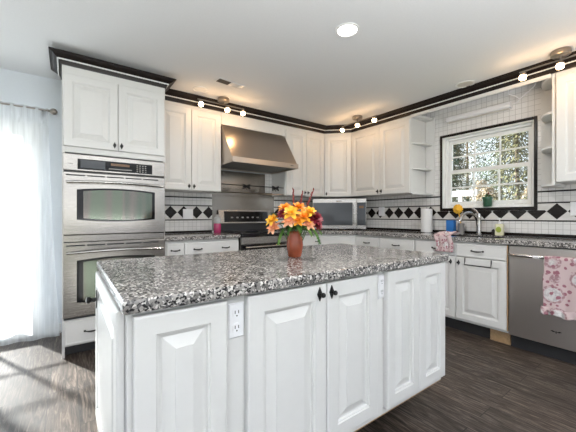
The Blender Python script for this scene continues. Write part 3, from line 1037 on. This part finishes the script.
TD = .022
ca = island_unit('left island cabinet unit with a fixed front panel and a side door', -3.528, -3.184)
doorp(ca, .012, .276, .218, .850, None, t=TD, name='front_panel')
o = MB().door(.030, .765, .190, .857, -.0015, .020).build('side_door', M['cab'], ca)
o.rotation_euler = (0, 0, RIGHT); o.location = (0, .80, 0)
knob(o, .115, .748, -.0215, 1.5)
cb_ = island_unit('middle island cabinet unit with two doors below the vase', -3.183, -2.458)
doorp(cb_, .002, .347, .218, .852, (.309, .815), 1.0, t=TD)
doorp(cb_, .351, .662, .218, .852, (.372, .815), 1.0, t=TD)
cc_ = island_unit('right island cabinet unit with two narrow doors', -2.457, -1.930)
doorp(cc_, .002, .265, .218, .856, None, t=TD + .004)
doorp(cc_, .268, .525, .218, .856, None, t=TD + .004)


def outlet(label, loc, rotz, w=.056, h=.114, kind='outlet', sc=1):
    p = thing('wall_outlet' if kind == 'outlet' else 'wall_switch', label, kind, loc, rotz)
    MB().rings([[(-w / 2 + i, -d, -h / 2 + i), (w / 2 - i, -d, -h / 2 + i), (w / 2 - i, -d, h / 2 - i), (-w / 2 + i, -d, h / 2 - i)] for i, d in ((0, .0005), (0, .003), (.004, .006))]).build('cover_plate', M['plate'], p)
    if kind == 'outlet':
        for zc in (.024, -.024):
            r = MB()
            n = 20
            pl = [(max(-.0135, min(.0135, .017 * math.cos(2 * PI * k / n))), zc + .0165 * math.sin(2 * PI * k / n)) for k in range(n)]
            r.prism(pl, -.0078, -.0062, 'y')
            ro = r.build('receptacle', M['plate'], p)
            h_ = MB()
            for sx in (-.006, .006): h_.box(sx - .0013, sx + .0013, -.0084, -.0079, zc - .001, zc + .009)
            h_.lathe([(.0026, 0), (.0026, .0005)], (0, -.0079, zc - .008), 8, 'y')
            h_.build('slots', M['dark'], ro)
    else:
        MB().box(-.016, .016, -.0085, -.0062, -.033, .033).build('rocker', M['plate'], p, bevel=.001)
    return p


outlet('white duplex outlet on the island between the left panel and middle doors', (-3.214, FY, .778), 0, .055, .112)
outlet('white duplex outlet on the island between the middle and right doors', (-2.474, FY, .786), 0, .042, .108)
outlet('white outlet plate on the diamond tiles left of the range', (-2.494, -.0065, 1.137), 0, .118, .118, 'switch')
outlet('white switch plate on the diamond tiles right of the microwave', (-.0065, -.885, 1.178), RIGHT, .10, .125, 'switch')
outlet('white switch plate on the tiles above the dishwasher', (-.0065, -2.965, 1.178), RIGHT, .115, .125, 'switch')

# ================================================================== microwave in the corner
mw = thing('microwave', 'stainless microwave standing diagonally in the corner on the granite', 'microwave', (-.757, -.243, .9145), DIAG)
MWW = .765
poly = [(0, .012), (MWW, .012), (MWW, .20), (MWW - .10, .285), (.10, .285), (0, .20)]
MB().prism(poly, .012, .452).build('body', M['steel'], mw, bevel=.003)
dr = MB().box(.002, .628, -.014, .0115, .014, .450).build('door', M['steel'], mw, bevel=.004)
MB().box(.012, .572, -.0165, -.0142, .066, .392).build('window', M['screen'], dr, bevel=.001)
m = MB().tube([(.592, -.040, .085), (.592, -.047, .22), (.592, -.040, .365)], .011, 10)
for z in (.10, .35): m.box(.585, .599, -.038, -.0142, z - .01, z + .01)
m.build('handle', M['chrome'], dr)
cpn = MB().box(.631, MWW - .002, -.014, .0115, .014, .450).build('control_panel', M['steel'], mw, bevel=.004)
MB().box(.636, MWW - .010, -.0165, -.0142, .066, .392).build('panel_glass', M['screen'], cpn, bevel=.001)
MB().box(.662, .725, -.0175, -.0167, .310, .345).build('display', M['amber'], cpn)
MB().box(.34, .42, -.0155, -.0142, .408, .418).build('maker_mark', M['dark'], dr)
m = MB()
for x in (.06, MWW - .06):
    for y in (.05, .18): m.lathe([(.012, 0), (.012, .012)], (x, y, .0003), 10)
m.build('foot', M['dark'], mw)

# ================================================================== items on the far counter
G = CZ1 + .0005
pt = thing('paper_towel_roll', 'white paper towel roll standing on the counter left of the window', 'paper towel', (-.13, -1.630, G))
MB().lathe([(.020, .008), (.063, .008), (.064, .012), (.064, .282), (.063, .286), (.020, .286), (.020, .010)], (0, 0, 0), 28).build('roll', M['paper'], pt)
m = MB().lathe([(.060, 0), (.060, .006), (.008, .007), (.007, .305), (.0001, .308)], (0, 0, 0), 18); m.build('holder', M['chrome'], pt)

o = MB().box(-.034, .034, -.042, .042, 0, .150).build('sponge_box', M['blue'], bevel=.006); o.location = (-.125, -1.918, G)
tag(o, 'bright blue plastic box on the counter behind the faucet', 'box')
cu = thing('brush_cup', 'grey cup holding the yellow dish brush, beside the blue box', 'cup', (-.090, -2.012, G))
MB().lathe([(.030, 0), (.036, .12), (.033, .12), (.028, .006), (.0001, .006)], (0, 0, 0), 18).build('cup', M['grey'], cu)
br = thing('dish_brush', 'round yellow flower-shaped dish brush standing in the grey cup', 'brush', (-.090, -2.012, G + .010))
MB().tube([(0, 0, 0), (.0, .006, .12), (-.004, .026, .235)], .006, 8).build('handle', M['yellowp'], br)
m = MB()
for k in range(10):
    a = 2 * PI * k / 10
    m.ball((-.012, .030 + .037 * math.cos(a), .268 + .037 * math.sin(a)), .018, 8, 6)
m.ball((-.014, .030, .268), .034, 12, 8)
m.build('head', M['yellowp'], br)

fc = thing('faucet', 'brushed metal gooseneck faucet in front of the window', 'faucet', (-.095, -2.195, G))
m = MB().lathe([(.030, 0), (.030, .008), (.024, .014), (.022, .10), (.020, .16), (.021, .168), (.024, .20), (.020, .225), (.0001, .232)], (0, 0, 0), 18)
m.build('body', M['chrome'], fc)
pts = []
for i in range(15):
    f = i / 14; a = f * PI * .93
    pts.append((-.012 - .115 * (1 - math.cos(a)), .010 + .038 * (1 - math.cos(a)), .120 + .115 * math.sin(a)))
m = MB().tube([(-.005, .004, .075)] + pts, [.014] * 12 + [.0145, .016, .017, .018], 12)
m.build('spout', M['chrome'], fc)
m = MB().tube([(0, 0, .215), (-.012, .022, .255), (-.03, .06, .285)], [.011, .009, .007], 8)
m.build('lever', M['chrome'], fc)
sp = MB().lathe([(.020, 0), (.022, .006), (.014, .018), (.014, .030), (.020, .036), (.016, .052), (.006, .060), (.0001, .066)], (0, 0, 0), 14)
o = sp.build('air_gap_cap', M['black']); o.location = (-.075, -2.325, G)
tag(o, 'small dark metal sink cap between faucet and soap bottle', 'sink fitting')
sb = thing('soap_bottle', 'clear hand soap bottle with green label, right of the faucet', 'soap', (-.110, -2.392, G))
MB().box(-.024, .024, -.037, .037, 0, .120).build('bottle', M['soapl'], sb, bevel=.012, seg=3)
MB().lathe([(.015, .1205), (.015, .138), (.005, .140), (.005, .168), (.010, .170), (.010, .180), (.0001, .181)], (0, 0, 0), 14).build('pump', M['plate'], sb)
MB().tube([(0, 0, .174), (-.040, 0, .170)], .005, 8).build('nozzle', M['plate'], sb)
m = MB().prism([(.024 * math.cos(2 * PI * k / 16), .062 + .030 * math.sin(2 * PI * k / 16)) for k in range(16)][::-1], -.0252, -.0243, 'x')
m.build('label_sticker', M['greenl'], sb)

# pot plant on the window ledge
pp = thing('potted_plant', 'leafy plant in a dark green pot on the window sill', 'plant', (.012, -2.236, WZ0 + .0088))
MB().lathe([(.038, 0), (.040, .003), (.046, .085), (.050, .087), (.050, .105), (.044, .105), (.042, .090), (.0001, .088)], (0, 0, 0), 22).build('pot', M['pot'], pp)
MB().lathe([(.041, .091), (.02, .096), (.0001, .097)], (0, 0, 0), 14).build('soil', M['soil'], pp)
def leaf(m, base, d, L, w, droop=.3, n=4):
    base = Vector(base); d = Vector(d).normalized(); side = d.cross(Vector((0, 0, 1)))
    if side.length < .1: side = Vector((1, 0, 0))
    side.normalize(); vs = []; fs = []
    for i in range(n + 1):
        f = i / n; p = base + d * L * f + Vector((0, 0, -droop * L * f * f)); ww = w * math.sin(PI * (.12 + .88 * f)) if f < 1 else 0
        vs += [p - side * ww + Vector((0, 0, .12 * w)), p, p + side * ww + Vector((0, 0, .12 * w))]
    for i in range(n):
        a = i * 3
        fs += [(a, a + 1, a + 4, a + 3), (a + 1, a + 2, a + 5, a + 4)]
    m.add(vs, fs, True)


m = MB()
for k in range(34):
    a = random.uniform(0, 2 * PI); e = random.uniform(.3, 1.2)
    leaf(m, (random.uniform(-.02, .02), random.uniform(-.025, .025), .098 + random.uniform(0, .025)), (math.cos(a), math.sin(a), e), random.uniform(.03, .055), .011, .4)
m.build('foliage', M['fern'], pp)
m = MB()
for k in range(5): m.ball((random.uniform(-.03, .01), random.uniform(-.03, .03), .135 + random.uniform(0, .015)), .007, 8, 5)
m.build('blossom', M['redspike'], pp)

# pink jar with clear top, left of the range
pj = thing('pink_jar', 'pink glass jar with a clear lidded top on the counter left of the range', 'jar', (-2.222, -.235, G))
MB().lathe([(.040, 0), (.043, .004), (.043, .105), (.039, .112), (.0001, .112)], (0, 0, 0), 22).build('jar', M['pink'], pj)
MB().lathe([(.038, .1125), (.040, .118), (.038, .175), (.024, .190), (.020, .215), (.0001, .218)], (0, 0, 0), 20).build('top', M['clear'], pj)

# ================================================================== towels
def cloth(name, fn, nu, nv, mat, parent=None, thick=.004):
    m = MB(); vs = [fn(i / nu, j / nv) for i in range(nu + 1) for j in range(nv + 1)]
    fs = [(i * (nv + 1) + j, (i + 1) * (nv + 1) + j, (i + 1) * (nv + 1) + j + 1, i * (nv + 1) + j + 1) for i in range(nu) for j in range(nv)]
    m.add(vs, fs, True)
    o = m.build(name, mat, parent, sharp=180)
    s = o.modifiers.new('solid', 'SOLIDIFY'); s.thickness = thick; s.offset = 0
    return o


def path_at(pts, s):
    L = [0]
    for a, b in zip(pts, pts[1:]): L.append(L[-1] + math.dist(a, b))
    t = s * L[-1]
    for i in range(len(pts) - 1):
        if t <= L[i + 1] or i == len(pts) - 2:
            f = (t - L[i]) / (L[i + 1] - L[i]); return tuple(a + (b - a) * f for a, b in zip(pts[i], pts[i + 1]))


# local: x along wall (towards camera right), y, z world heights
TP = [(-.030, .55), (-.032, .62), (-.036, .72), (-.038, .785), (-.044, .806), (-.058, .808), (-.070, .795), (-.073, .72), (-.078, .58), (-.082, .44), (-.086, .40)]
def tw(u, v):
    x = .252 + .32 * u
    y, z = path_at(TP, v)
    k = max(0, (v - .45) / .55)
    y -= k * .010 * (math.sin(u * 9 + 1) + .6 * math.sin(u * 21 + v * 4))
    if v > .6: x += .012 * k * math.sin(v * 6 + 2) - (.014 * k if u < .3 else 0) * (1 - u / .3)
    z += -.022 * k * u - .010 * k * math.sin(u * 13)
    return (x, y, z)
o = cloth('dish_towel', tw, 34, 60, M['towel'])
o.location = (-.61, DY0, 0); o.rotation_euler = (0, 0, RIGHT)
tag(o, 'pink floral towel hanging from the dishwasher handle', 'towel')
def ruffle(u, v):
    x = .236 + .34 * u
    return (x, -.0905 - .010 * math.sin(u * 30) * v - .006 * v, .425 - .055 * v - .022 * u - .006 * math.sin(u * 19))
rf = cloth('ruffle_hem', ruffle, 50, 6, M['towel'], o, .003)

CP = [(.30, .010), (.22, .016), (.12, .022), (.06, .018), (.02, .016), (-.006, .008), (-.014, -.015), (-.018, -.06), (-.022, -.10), (-.026, -.15)]
def ct(u, v):
    y, z = path_at(CP, v)
    x = .16 * u - .08
    b = max(0, 1 - abs(v - .35) / .6)
    z2 = z + b * .014 * (1 + math.sin(u * 12 + v * 8)) * (1 if v < .55 else .3)
    if v > .55: y -= .008 * (1 + math.sin(u * 14 + 2)) + .004 * math.sin(u * 25)
    x += (1 - v) * .03 * math.sin(v * 7) - (.05 * (v < .5) * (.5 - v)) + .012 * math.sin(v * 9)
    return (x, y, z2)
o = cloth('dish_towel', ct, 30, 46, M['towel2'])
o.location = (-.648, -2.105, CZ1); o.rotation_euler = (0, 0, RIGHT)
o.scale = (1.06, .45, 1)
tag(o, 'crumpled pink floral towel draped over the counter edge at the sink', 'towel')

# ================================================================== vase and bouquet
VX, VY, VZ = -2.690, -2.366, .9005
vs_ = MB().lathe([(.030, 0), (.034, .003), (.040, .03), (.0435, .06), (.041, .095), (.034, .118), (.033, .128), (.036, .134), (.033, .134), (.030, .126), (.032, .115), (.036, .06), (.028, .008), (.0001, .008)], (0, 0, 0), 32)
o = vs_.build('vase', M['terracotta']); o.location = (VX, VY, VZ)
tag(o, 'small glazed terracotta vase on the island countertop', 'vase')
FWD = Vector((math.sin(math.radians(35.87)), math.cos(math.radians(35.87)), 0)); RGT = Vector((FWD.y, -FWD.x, 0))


def vp(a, d, h): return Vector((VX, VY, VZ)) + RGT * a + FWD * d + Vector((0, 0, h))


def petal(m, L, w, az, el, curl, z0=0, n=5):
    d = Vector((math.cos(az), math.sin(az), 0)); s = Vector((-math.sin(az), math.cos(az), 0)); vs = []; fs = []
    for i in range(n + 1):
        f = i / n; e = el + curl * f
        r = L * f * math.cos(el + curl * f * .5); h = L * f * math.sin(el + curl * f * .5)
        ww = w * (math.sin(PI * min(.97, .1 + .85 * f)) ** .7)
        p = d * r + Vector((0, 0, z0 + h))
        vs += [p - s * ww + Vector((0, 0, .25 * ww)), p, p + s * ww + Vector((0, 0, .25 * ww))]
    for i in range(n):
        a = i * 3; fs += [(a, a + 1, a + 4, a + 3), (a + 1, a + 2, a + 5, a + 4)]
    m.add(vs, fs, True)


def head_mesh(kind):
    m = MB()
    if kind in ('lily', 'peach'):
        for r, (n, L, el, cu) in enumerate(((6, .045, .25, -.5), (6, .040, .75, -.35), (4, .026, 1.15, -.1))):
            for k in range(n): petal(m, L, .0125, 2 * PI * (k + .5 * r) / n, el, cu)
        m.ball((0, 0, .008), .008, 8, 6)
    else:
        for r, (n, L, el, cu) in enumerate(((11, .036, .05, -.3), (10, .034, .45, -.2), (8, .029, .85, .1), (5, .022, 1.2, .3))):
            for k in range(n): petal(m, L, .0075 + .001 * r, 2 * PI * (k + .5 * r) / n, el, cu)
    return m


protos = {}
def flower(kind, a, d, h, label, group=None, sc=1.0, mat=None, tilt=None):
    tip = vp(a, d, h)
    base = Vector((VX, VY, VZ + .12)) + Vector((RGT.x * a, RGT.y * a, 0)) * .18 + FWD * d * .18
    outd = (tip - Vector((VX, VY, VZ + .08))).normalized()
    t = thing({'lily': 'orange_lily', 'peach': 'peach_lily', 'dahlia': 'red_dahlia'}[kind], label, 'flower', base, 0, group)
    rel = tip - base
    MB().tube([(0, 0, -.085), tuple(rel * .5 + Vector((0, 0, .01))), tuple(rel)], .0022, 6).build('stem', M['stem'], t)
    key = (kind, mat.name)
    if key not in protos:
        hm = head_mesh(kind).build('flower_head', mat, t, sharp=60); protos[key] = hm
    else:
        hm = protos[key].copy(); COL.objects.link(hm); hm.parent = t
    face = (outd * .75 - FWD * .45 + Vector((0, 0, .25))).normalized()
    hm.location = rel; hm.rotation_euler = face.to_track_quat('Z', 'Y').to_euler(); hm.scale = (sc * 1.12,) * 3
    return t


gO, gR, gP = 'orange lilies in the terracotta vase', 'dark red dahlias in the terracotta vase', 'peach lilies in the terracotta vase'
for a, d, h, sc, mt, lab in ((-.020, -.045, .225, 1.0, 'yellow', 'yellow-orange lily at the centre front of the vase bouquet'),
                             (.045, -.035, .205, 1.0, 'orange', 'orange lily right of centre in the vase bouquet'),
                             (-.115, -.010, .190, .85, 'yellow', 'yellow-orange lily at the far left of the vase bouquet'),
                             (.020, .010, .255, .9, 'orange', 'topmost orange lily of the vase bouquet'),
                             (.078, -.020, .232, .8, 'yellow', 'yellow-orange lily at the upper right of the vase bouquet'),
                             (-.050, .010, .250, .9, 'orange', 'orange lily at the upper left of the vase bouquet'),
                             (.012, -.050, .185, .75, 'orange', 'small orange lily low at the front of the vase bouquet')):
    flower('lily', a, d, h, lab, gO, sc, M[mt])
for a, d, h, sc, lab in ((.105, -.020, .200, 1.15, 'large dark red dahlia at the right of the vase bouquet'),
                         (-.062, -.030, .222, .85, 'dark red dahlia left of centre in the vase bouquet'),
                         (-.005, .045, .250, .8, 'dark red dahlia at the back of the vase bouquet'),
                         (.115, -.005, .165, .85, 'dark red dahlia drooping lowest on the right of the bouquet')):
    flower('dahlia', a, d, h, lab, gR, sc, M['wine'])
for a, d, h, sc, lab in ((-.108, -.020, .150, .85, 'peach lily lowest on the left of the vase bouquet'),
                         (-.030, -.060, .182, .8, 'peach lily low at the front of the vase bouquet'),
                         (.070, -.045, .168, .75, 'small peach lily under the right side of the bouquet')):
    flower('peach', a, d, h, lab, gP, sc, M['peach'])
for i, (a, d, h, lean, lab) in enumerate(((-.008, .03, .352, -.02, 'leftmost dark red spike rising above the bouquet'), (.042, .02, .338, .012, 'middle dark red spike rising above the bouquet'), (.100, .01, .350, .03, 'rightmost dark red spike leaning out above the bouquet'))):
    base = vp(a * .15, d * .15, .12); tip = vp(a, d, h) - base
    t = thing('red_spike', lab, 'flower', base, 0, 'red spikes in the terracotta vase')
    MB().tube([(0, 0, -.08), tuple(tip * .6), tuple(tip)], .0018, 6).build('stem', M['redspike'], t)
    m = MB()
    for k in range(26):
        f = .55 + .45 * k / 25; p = tip * f; an = k * 2.4
        leaf(m, p, (math.cos(an) * .45, math.sin(an) * .45, 1), .022 * (1.15 - .5 * (k / 25)), .0035, 0, 3)
    m.build('plume', M['redspike'], t)


def frond(pts, label, name='fern_frond', L0=.03, n=16):
    base = Vector(pts[0])
    t = thing(name, label, 'greenery', base, 0, 'green fronds in the terracotta vase')
    rel = [Vector(p) - base for p in pts]
    # bezier-ish resample
    cs = []
    for i in range(n + 1):
        f = i / n
        cs.append(rel[0] * (1 - f) ** 2 + rel[1] * 2 * f * (1 - f) + rel[2] * f * f)
    MB().tube([tuple(c) for c in cs], .0016, 5).build('stem', M['stem'], t)
    m = MB()
    for i in range(3, n + 1):
        tg = (cs[i] - cs[i - 1]).normalized(); sd_ = tg.cross(Vector((0, 0, 1))).normalized()
        up = sd_.cross(tg)
        for sgn in (-1, 1):
            for q in (0, 1):
                dd_ = (tg * .7 + sd_ * sgn * (.9 - .3 * q) + up * (.35 * q - .1)).normalized()
                leaf(m, cs[i] - (cs[i] - cs[i - 1]) * .4 * q, dd_, L0 * (1.15 - .55 * i / n), .0042, .15, 3)
    m.build('leaflets', M['fern'], t)


for a, d, h, ma, mh, lab in ((.125, -.045, .080, .09, .21, 'green frond drooping lowest at the right of the vase'),
                             (.135, -.010, .125, .08, .22, 'green frond spreading to the right below the dahlias'),
                             (.085, -.070, .120, .05, .20, 'green frond hanging at the right front of the vase'),
                             (-.085, -.035, .075, -.06, .20, 'green frond drooping lowest at the left of the vase'),
                             (-.120, .02, .150, -.06, .21, 'green frond spreading to the left behind the peach lily'),
                             (.03, -.085, .135, .01, .20, 'green frond arching forward over the vase rim'),
                             (-.04, -.080, .125, -.02, .20, 'green frond hanging at the left front of the vase'),
                             (-.125, .00, .225, -.05, .23, 'green frond at the upper left edge of the bouquet'),
                             (.06, .06, .21, .03, .24, 'green frond behind the bouquet on the window side')):
    frond([vp(a * .1, d * .1, .118), vp(ma, d * .5, mh), vp(a, d, h)], lab)

# ================================================================== lighting fixtures
def spot_track(label, cx_, cy_, rot, heads, bar):
    t = thing('track_light', label, 'light', (cx_, cy_, WALLH - .0005), rot)
    MB().lathe([(.062, 0), (.064, -.004), (.064, -.034), (.056, -.040), (.0001, -.041)], (0, 0, 0), 26).build('canopy', M['nickel'], t)
    MB().tube([(0, 0, -.038), (0, 0, -.066)], .009, 8).build('stem', M['nickel'], t)
    MB().tube([(bar[0], 0, -.070), (bar[1], 0, -.070)], .007, 8).build('bar', M['nickel'], t)
    for hx_ in heads:
        a = Vector((hx_, 0, -.070)); tip = Vector((hx_, -.012, -.112))
        dd_ = Vector((0, -.45, -.9)).normalized()
        h = MB()
        h.tube([tuple(a), tuple(a + Vector((0, -.004, -.02)))], .005, 6)
        c0 = a + Vector((0, -.004, -.020))
        h.tube([tuple(c0), tuple(c0 + dd_ * .010), tuple(c0 + dd_ * .034)], [.011, .025, .027], 14)
        ho = h.build('lamp_head', M['nickel'], t)
        c1 = c0 + dd_ * .0345
        b = MB(); b.tube([tuple(c1), tuple(c1 + dd_ * .018), tuple(c1 + dd_ * .026)], [.0265, .025, .015], 14)
        b.build('bulb', M['bulb'], ho)
        l = bpy.data.lights.new('bulb_glow', 'POINT'); l.energy = .6; l.color = (1.0, .58, .27); l.shadow_soft_size = .03
        lo = bpy.data.objects.new('bulb_glow', l); COL.objects.link(lo); lo.parent = t; lo.location = c1 + dd_ * .062
    return t


spot_track('three-head nickel ceiling track light above the range hood', -2.261, -.50, 0, (-.262, .035, .226), (-.29, .25))
spot_track('three-head nickel ceiling track light by the corner cabinets', -.60, -.955, RIGHT, (-.247, .02, .287), (-.27, .31))
spot_track('nickel ceiling track light at the right edge above the window', -.52, -2.955, RIGHT, (-.24, .0, .26), (-.27, .29))


def recessed(label, x, y, lit, r=.083, power=0, lens=None, rim='white'):
    t = thing('recessed_light' if lit else 'ceiling_disc', label, 'light', (x, y, WALLH - .0005))
    MB().lathe([(r * .80, -.001), (r * .82, -.006), (r, -.005), (r, 0)], (0, 0, 0), 32).build('trim_ring', M[rim], t)
    MB().lathe([(r * .79, -.0005), (r * .79, -.003), (.0001, -.0045)], (0, 0, 0), 32).build('lens', M[lens or ('led' if lit else 'offlens')], t)
    if power:
        l = bpy.data.lights.new('can_glow', 'AREA'); l.shape = 'DISK'; l.size = .13; l.energy = power; l.color = (1, .96, .90); l.spread = math.radians(170)
        lo = bpy.data.objects.new('can_glow', l); COL.objects.link(lo); lo.parent = t; lo.location = (0, 0, -.012)
    return t


recessed('round recessed ceiling light, lit, above the island', -2.076, -2.160, True, .083, 14)
recessed('round unlit ceiling light in front of the sink window', -.492, -2.231, False, .085)
recessed('small flush white ceiling disc above the left wall cabinet', -2.556, -.585, False, .075, 0, 'ceil', 'ceil')
vt = thing('ceiling_vent', 'rectangular white ceiling vent with dark louvres above the hood', 'vent', (-2.365, -.893, WALLH - .0005), math.radians(6))
m = MB(); VW, VD = .150, .050
m.box(-VW, VW, -VD, VD, -.005, 0)
m.build('frame', M['ceil'], vt, bevel=.002)
m = MB(); m.box(-VW + .015, -.01, -VD + .012, VD - .012, -.0065, -.0052)
m.build('grille', M['duct'], vt)
m = MB()
for k in range(5): m.box(.0, VW - .015, -VD + .016 + k * .015, -VD + .024 + k * .015, -.008, -.0052)
m.build('louvre_slats', M['tileflat'], vt)

fl = thing('light_fixture', 'long white fluorescent light bar mounted on tiles above the window', 'light', (-.005, -1.83, 2.205), RIGHT)
m = MB().prism([(-.002, 0), (-.050, .004), (-.062, .022), (-.058, .055), (-.002, .060)][::-1], 0, .64, 'x'); m.build('housing', M['plate'], fl, bevel=.003)
MB().tube([(.02, -.034, -.006), (.62, -.034, -.006)], .007, 8).build('tube', M['offlens'], fl)
cdm = MB().tube([(-.030, -2.468, 2.245), (-.045, -2.52, 2.235), (-.06, -2.545, 2.262), (-.10, -2.52, 2.29), (-.14, -2.48, 2.31), (-.2, -2.50, 2.36), (-.22, -2.54, 2.40)], .0045, 6)
cdm.tube([(-.06, -2.545, 2.262), (-.08, -2.60, 2.29), (-.13, -2.68, 2.32), (-.2, -2.72, 2.37)], .0045, 6)
o = cdm.build('power_cord', M['plate']); tag(o, 'thin white power cord looping up from the fluorescent light bar', 'cord')

# ================================================================== curtain
rod = thing('curtain_rod', 'thin metal curtain rod with ball finial above the patio door', 'curtain rod', (-3.76, -.10, 2.075))
MB().tube([(-1.75, 0, 0), (-.045, 0, 0)], .008, 8).build('rod', M['nickel'], rod)
m = MB().lathe([(.010, 0), (.016, .006), (.010, .012), (.012, .018), (.026, .034), (.030, .050), (.024, .066), (.008, .074), (.0001, .078)], (-.045, 0, 0), 16, 'x')
for v_i in range(len(m.v)):
    x, y, z = m.v[v_i]; m.v[v_i] = (-.045 + (-.045 - x), y, z)
m.f = [tuple(reversed(f)) for f in m.f]
m.build('finial', M['nickel'], rod)
MB().tube([(-.075, 0, -.012), (-.075, 0, .0), (-.075, .094, .0)], .006, 6).box(-.09, -.06, .090, .0985, -.04, .02).build('bracket', M['black'], rod)
def sheer(u, v):
    x = -5.45 + (1.655 + .085 * v ** 1.5) * u
    ph = u * 62
    y = -.112 - .012 * v + (.009 + .006 * v) * math.sin(ph) + .008 * math.sin(ph * .37 + 1 + v)
    z = 2.092 - 2.078 * v
    if v < .05: y = -.100 + .0095 * math.sin(ph * 2)
    return (x, y, z)
m = MB(); nu, nv = 260, 24
vs0 = [sheer(i / nu, j / nv) for i in range(nu + 1) for j in range(nv + 1)]
m.add(vs0, [(i * (nv + 1) + j, (i + 1) * (nv + 1) + j, (i + 1) * (nv + 1) + j + 1, i * (nv + 1) + j + 1) for i in range(nu) for j in range(nv)], True)
o = m.build('sheer_curtain', M['sheer'], sharp=180)
tag(o, 'white sheer curtain hanging over the bright patio door at the left', 'curtain')

# ================================================================== outdoors
o = MB().box(-30, 40, -30, 40, -.4, -.25).build('outdoor_ground', M['lawn']); struct(o)
o = MB().box(-9, -2, .15, 6, -.25, -.06).build('patio_slab', M['deck']); struct(o)


def tree(label, loc, h, r, trunk, mat, n, leafL, conic=True, group=None, cat='tree', name='tree', low=.12):
    t = thing(name, label, cat, loc, random.uniform(0, 6), group)
    rnd = random.Random(int(loc[0] * 131 + loc[1] * 77))
    MB().tube([(0, 0, 0), (.05, .02, h * .5), (0, 0, h * .96)], [trunk, trunk * .7, trunk * .15], 8).build('trunk', M['bark'], t)
    m = MB()
    for k in range(n):
        f = low + (1 - low) * rnd.random() ** (1.1 if conic else .8)
        R_ = r * ((1 - f) ** .8 * 1.05 + .05) if conic else r * math.sqrt(max(.03, 1 - (2 * (f - low) / (1 - low) - 1) ** 2))
        q = R_ * rnd.random() ** .5; a = rnd.uniform(0, 2 * PI)
        d = (math.cos(a + rnd.uniform(-.8, .8)), math.sin(a + rnd.uniform(-.8, .8)), rnd.uniform(-.6, .5))
        leaf(m, (q * math.cos(a), q * math.sin(a), f * h), d, leafL * rnd.uniform(.6, 1.3), leafL * .2, .3, 2)
    m.build('foliage', mat, t)
    return t


TG = -.25
for x, y, h, r, mt, lab in ((8.8, 2.75, 7.0, 1.25, 'pine', 'dark evergreen tree outside at the left side of the window'),
                            (12.4, 1.3, 9.0, 1.3, 'olive', 'olive-toned tree outside, behind the lower right of the window'),
                            (8.8, -1.0, 6.4, 1.1, 'pine', 'green evergreen tree outside at the right edge of the window'),
                            (12.4, 4.75, 9.5, 1.3, 'olive', 'olive-toned tree outside, far behind the left evergreen'),
                            (16.2, 3.3, 12.0, 1.7, 'pine', 'tall distant evergreen outside, in the middle of the window'),
                            (19.8, 6.6, 13.0, 1.9, 'olive', 'most distant tree outside, between the left trees')):
    tree(lab, (x, y, TG), h, r, .10, M[mt], 9000, .18, True, 'trees outside the window')
for x, y, h, r, lab in ((5.6, -.10, 2.15, .40, 'tan dry shrub outside, low in the window centre'), (5.6, -1.15, 2.15, .42, 'tan dry shrub outside, low at the right of the window'),
                       (6.85, .55, 2.5, .38, 'tan dry shrub outside, just behind the white garden structure'),
                       (6.85, 1.75, 2.4, .40, 'tan dry shrub outside, at the left end of the white garden structure')):
    tree(lab, (x, y, TG), h, r, .03, M['tan'], 1900, .10, False, 'dry shrubs outside the window', 'shrub', 'shrub', .05)
pg = thing('garden_pergola', 'white post-and-beam garden structure outside, low left in the window', 'pergola', (6.0, .80, TG))
for y in (-.42, -.02, .40):
    MB().box(-.05, .05, y - .05, y + .05, 0, 1.95).build('post', M['outwhite'], pg)
MB().box(-.07, .07, -.50, .55, 1.951, 2.13).build('beam', M['outwhite'], pg)
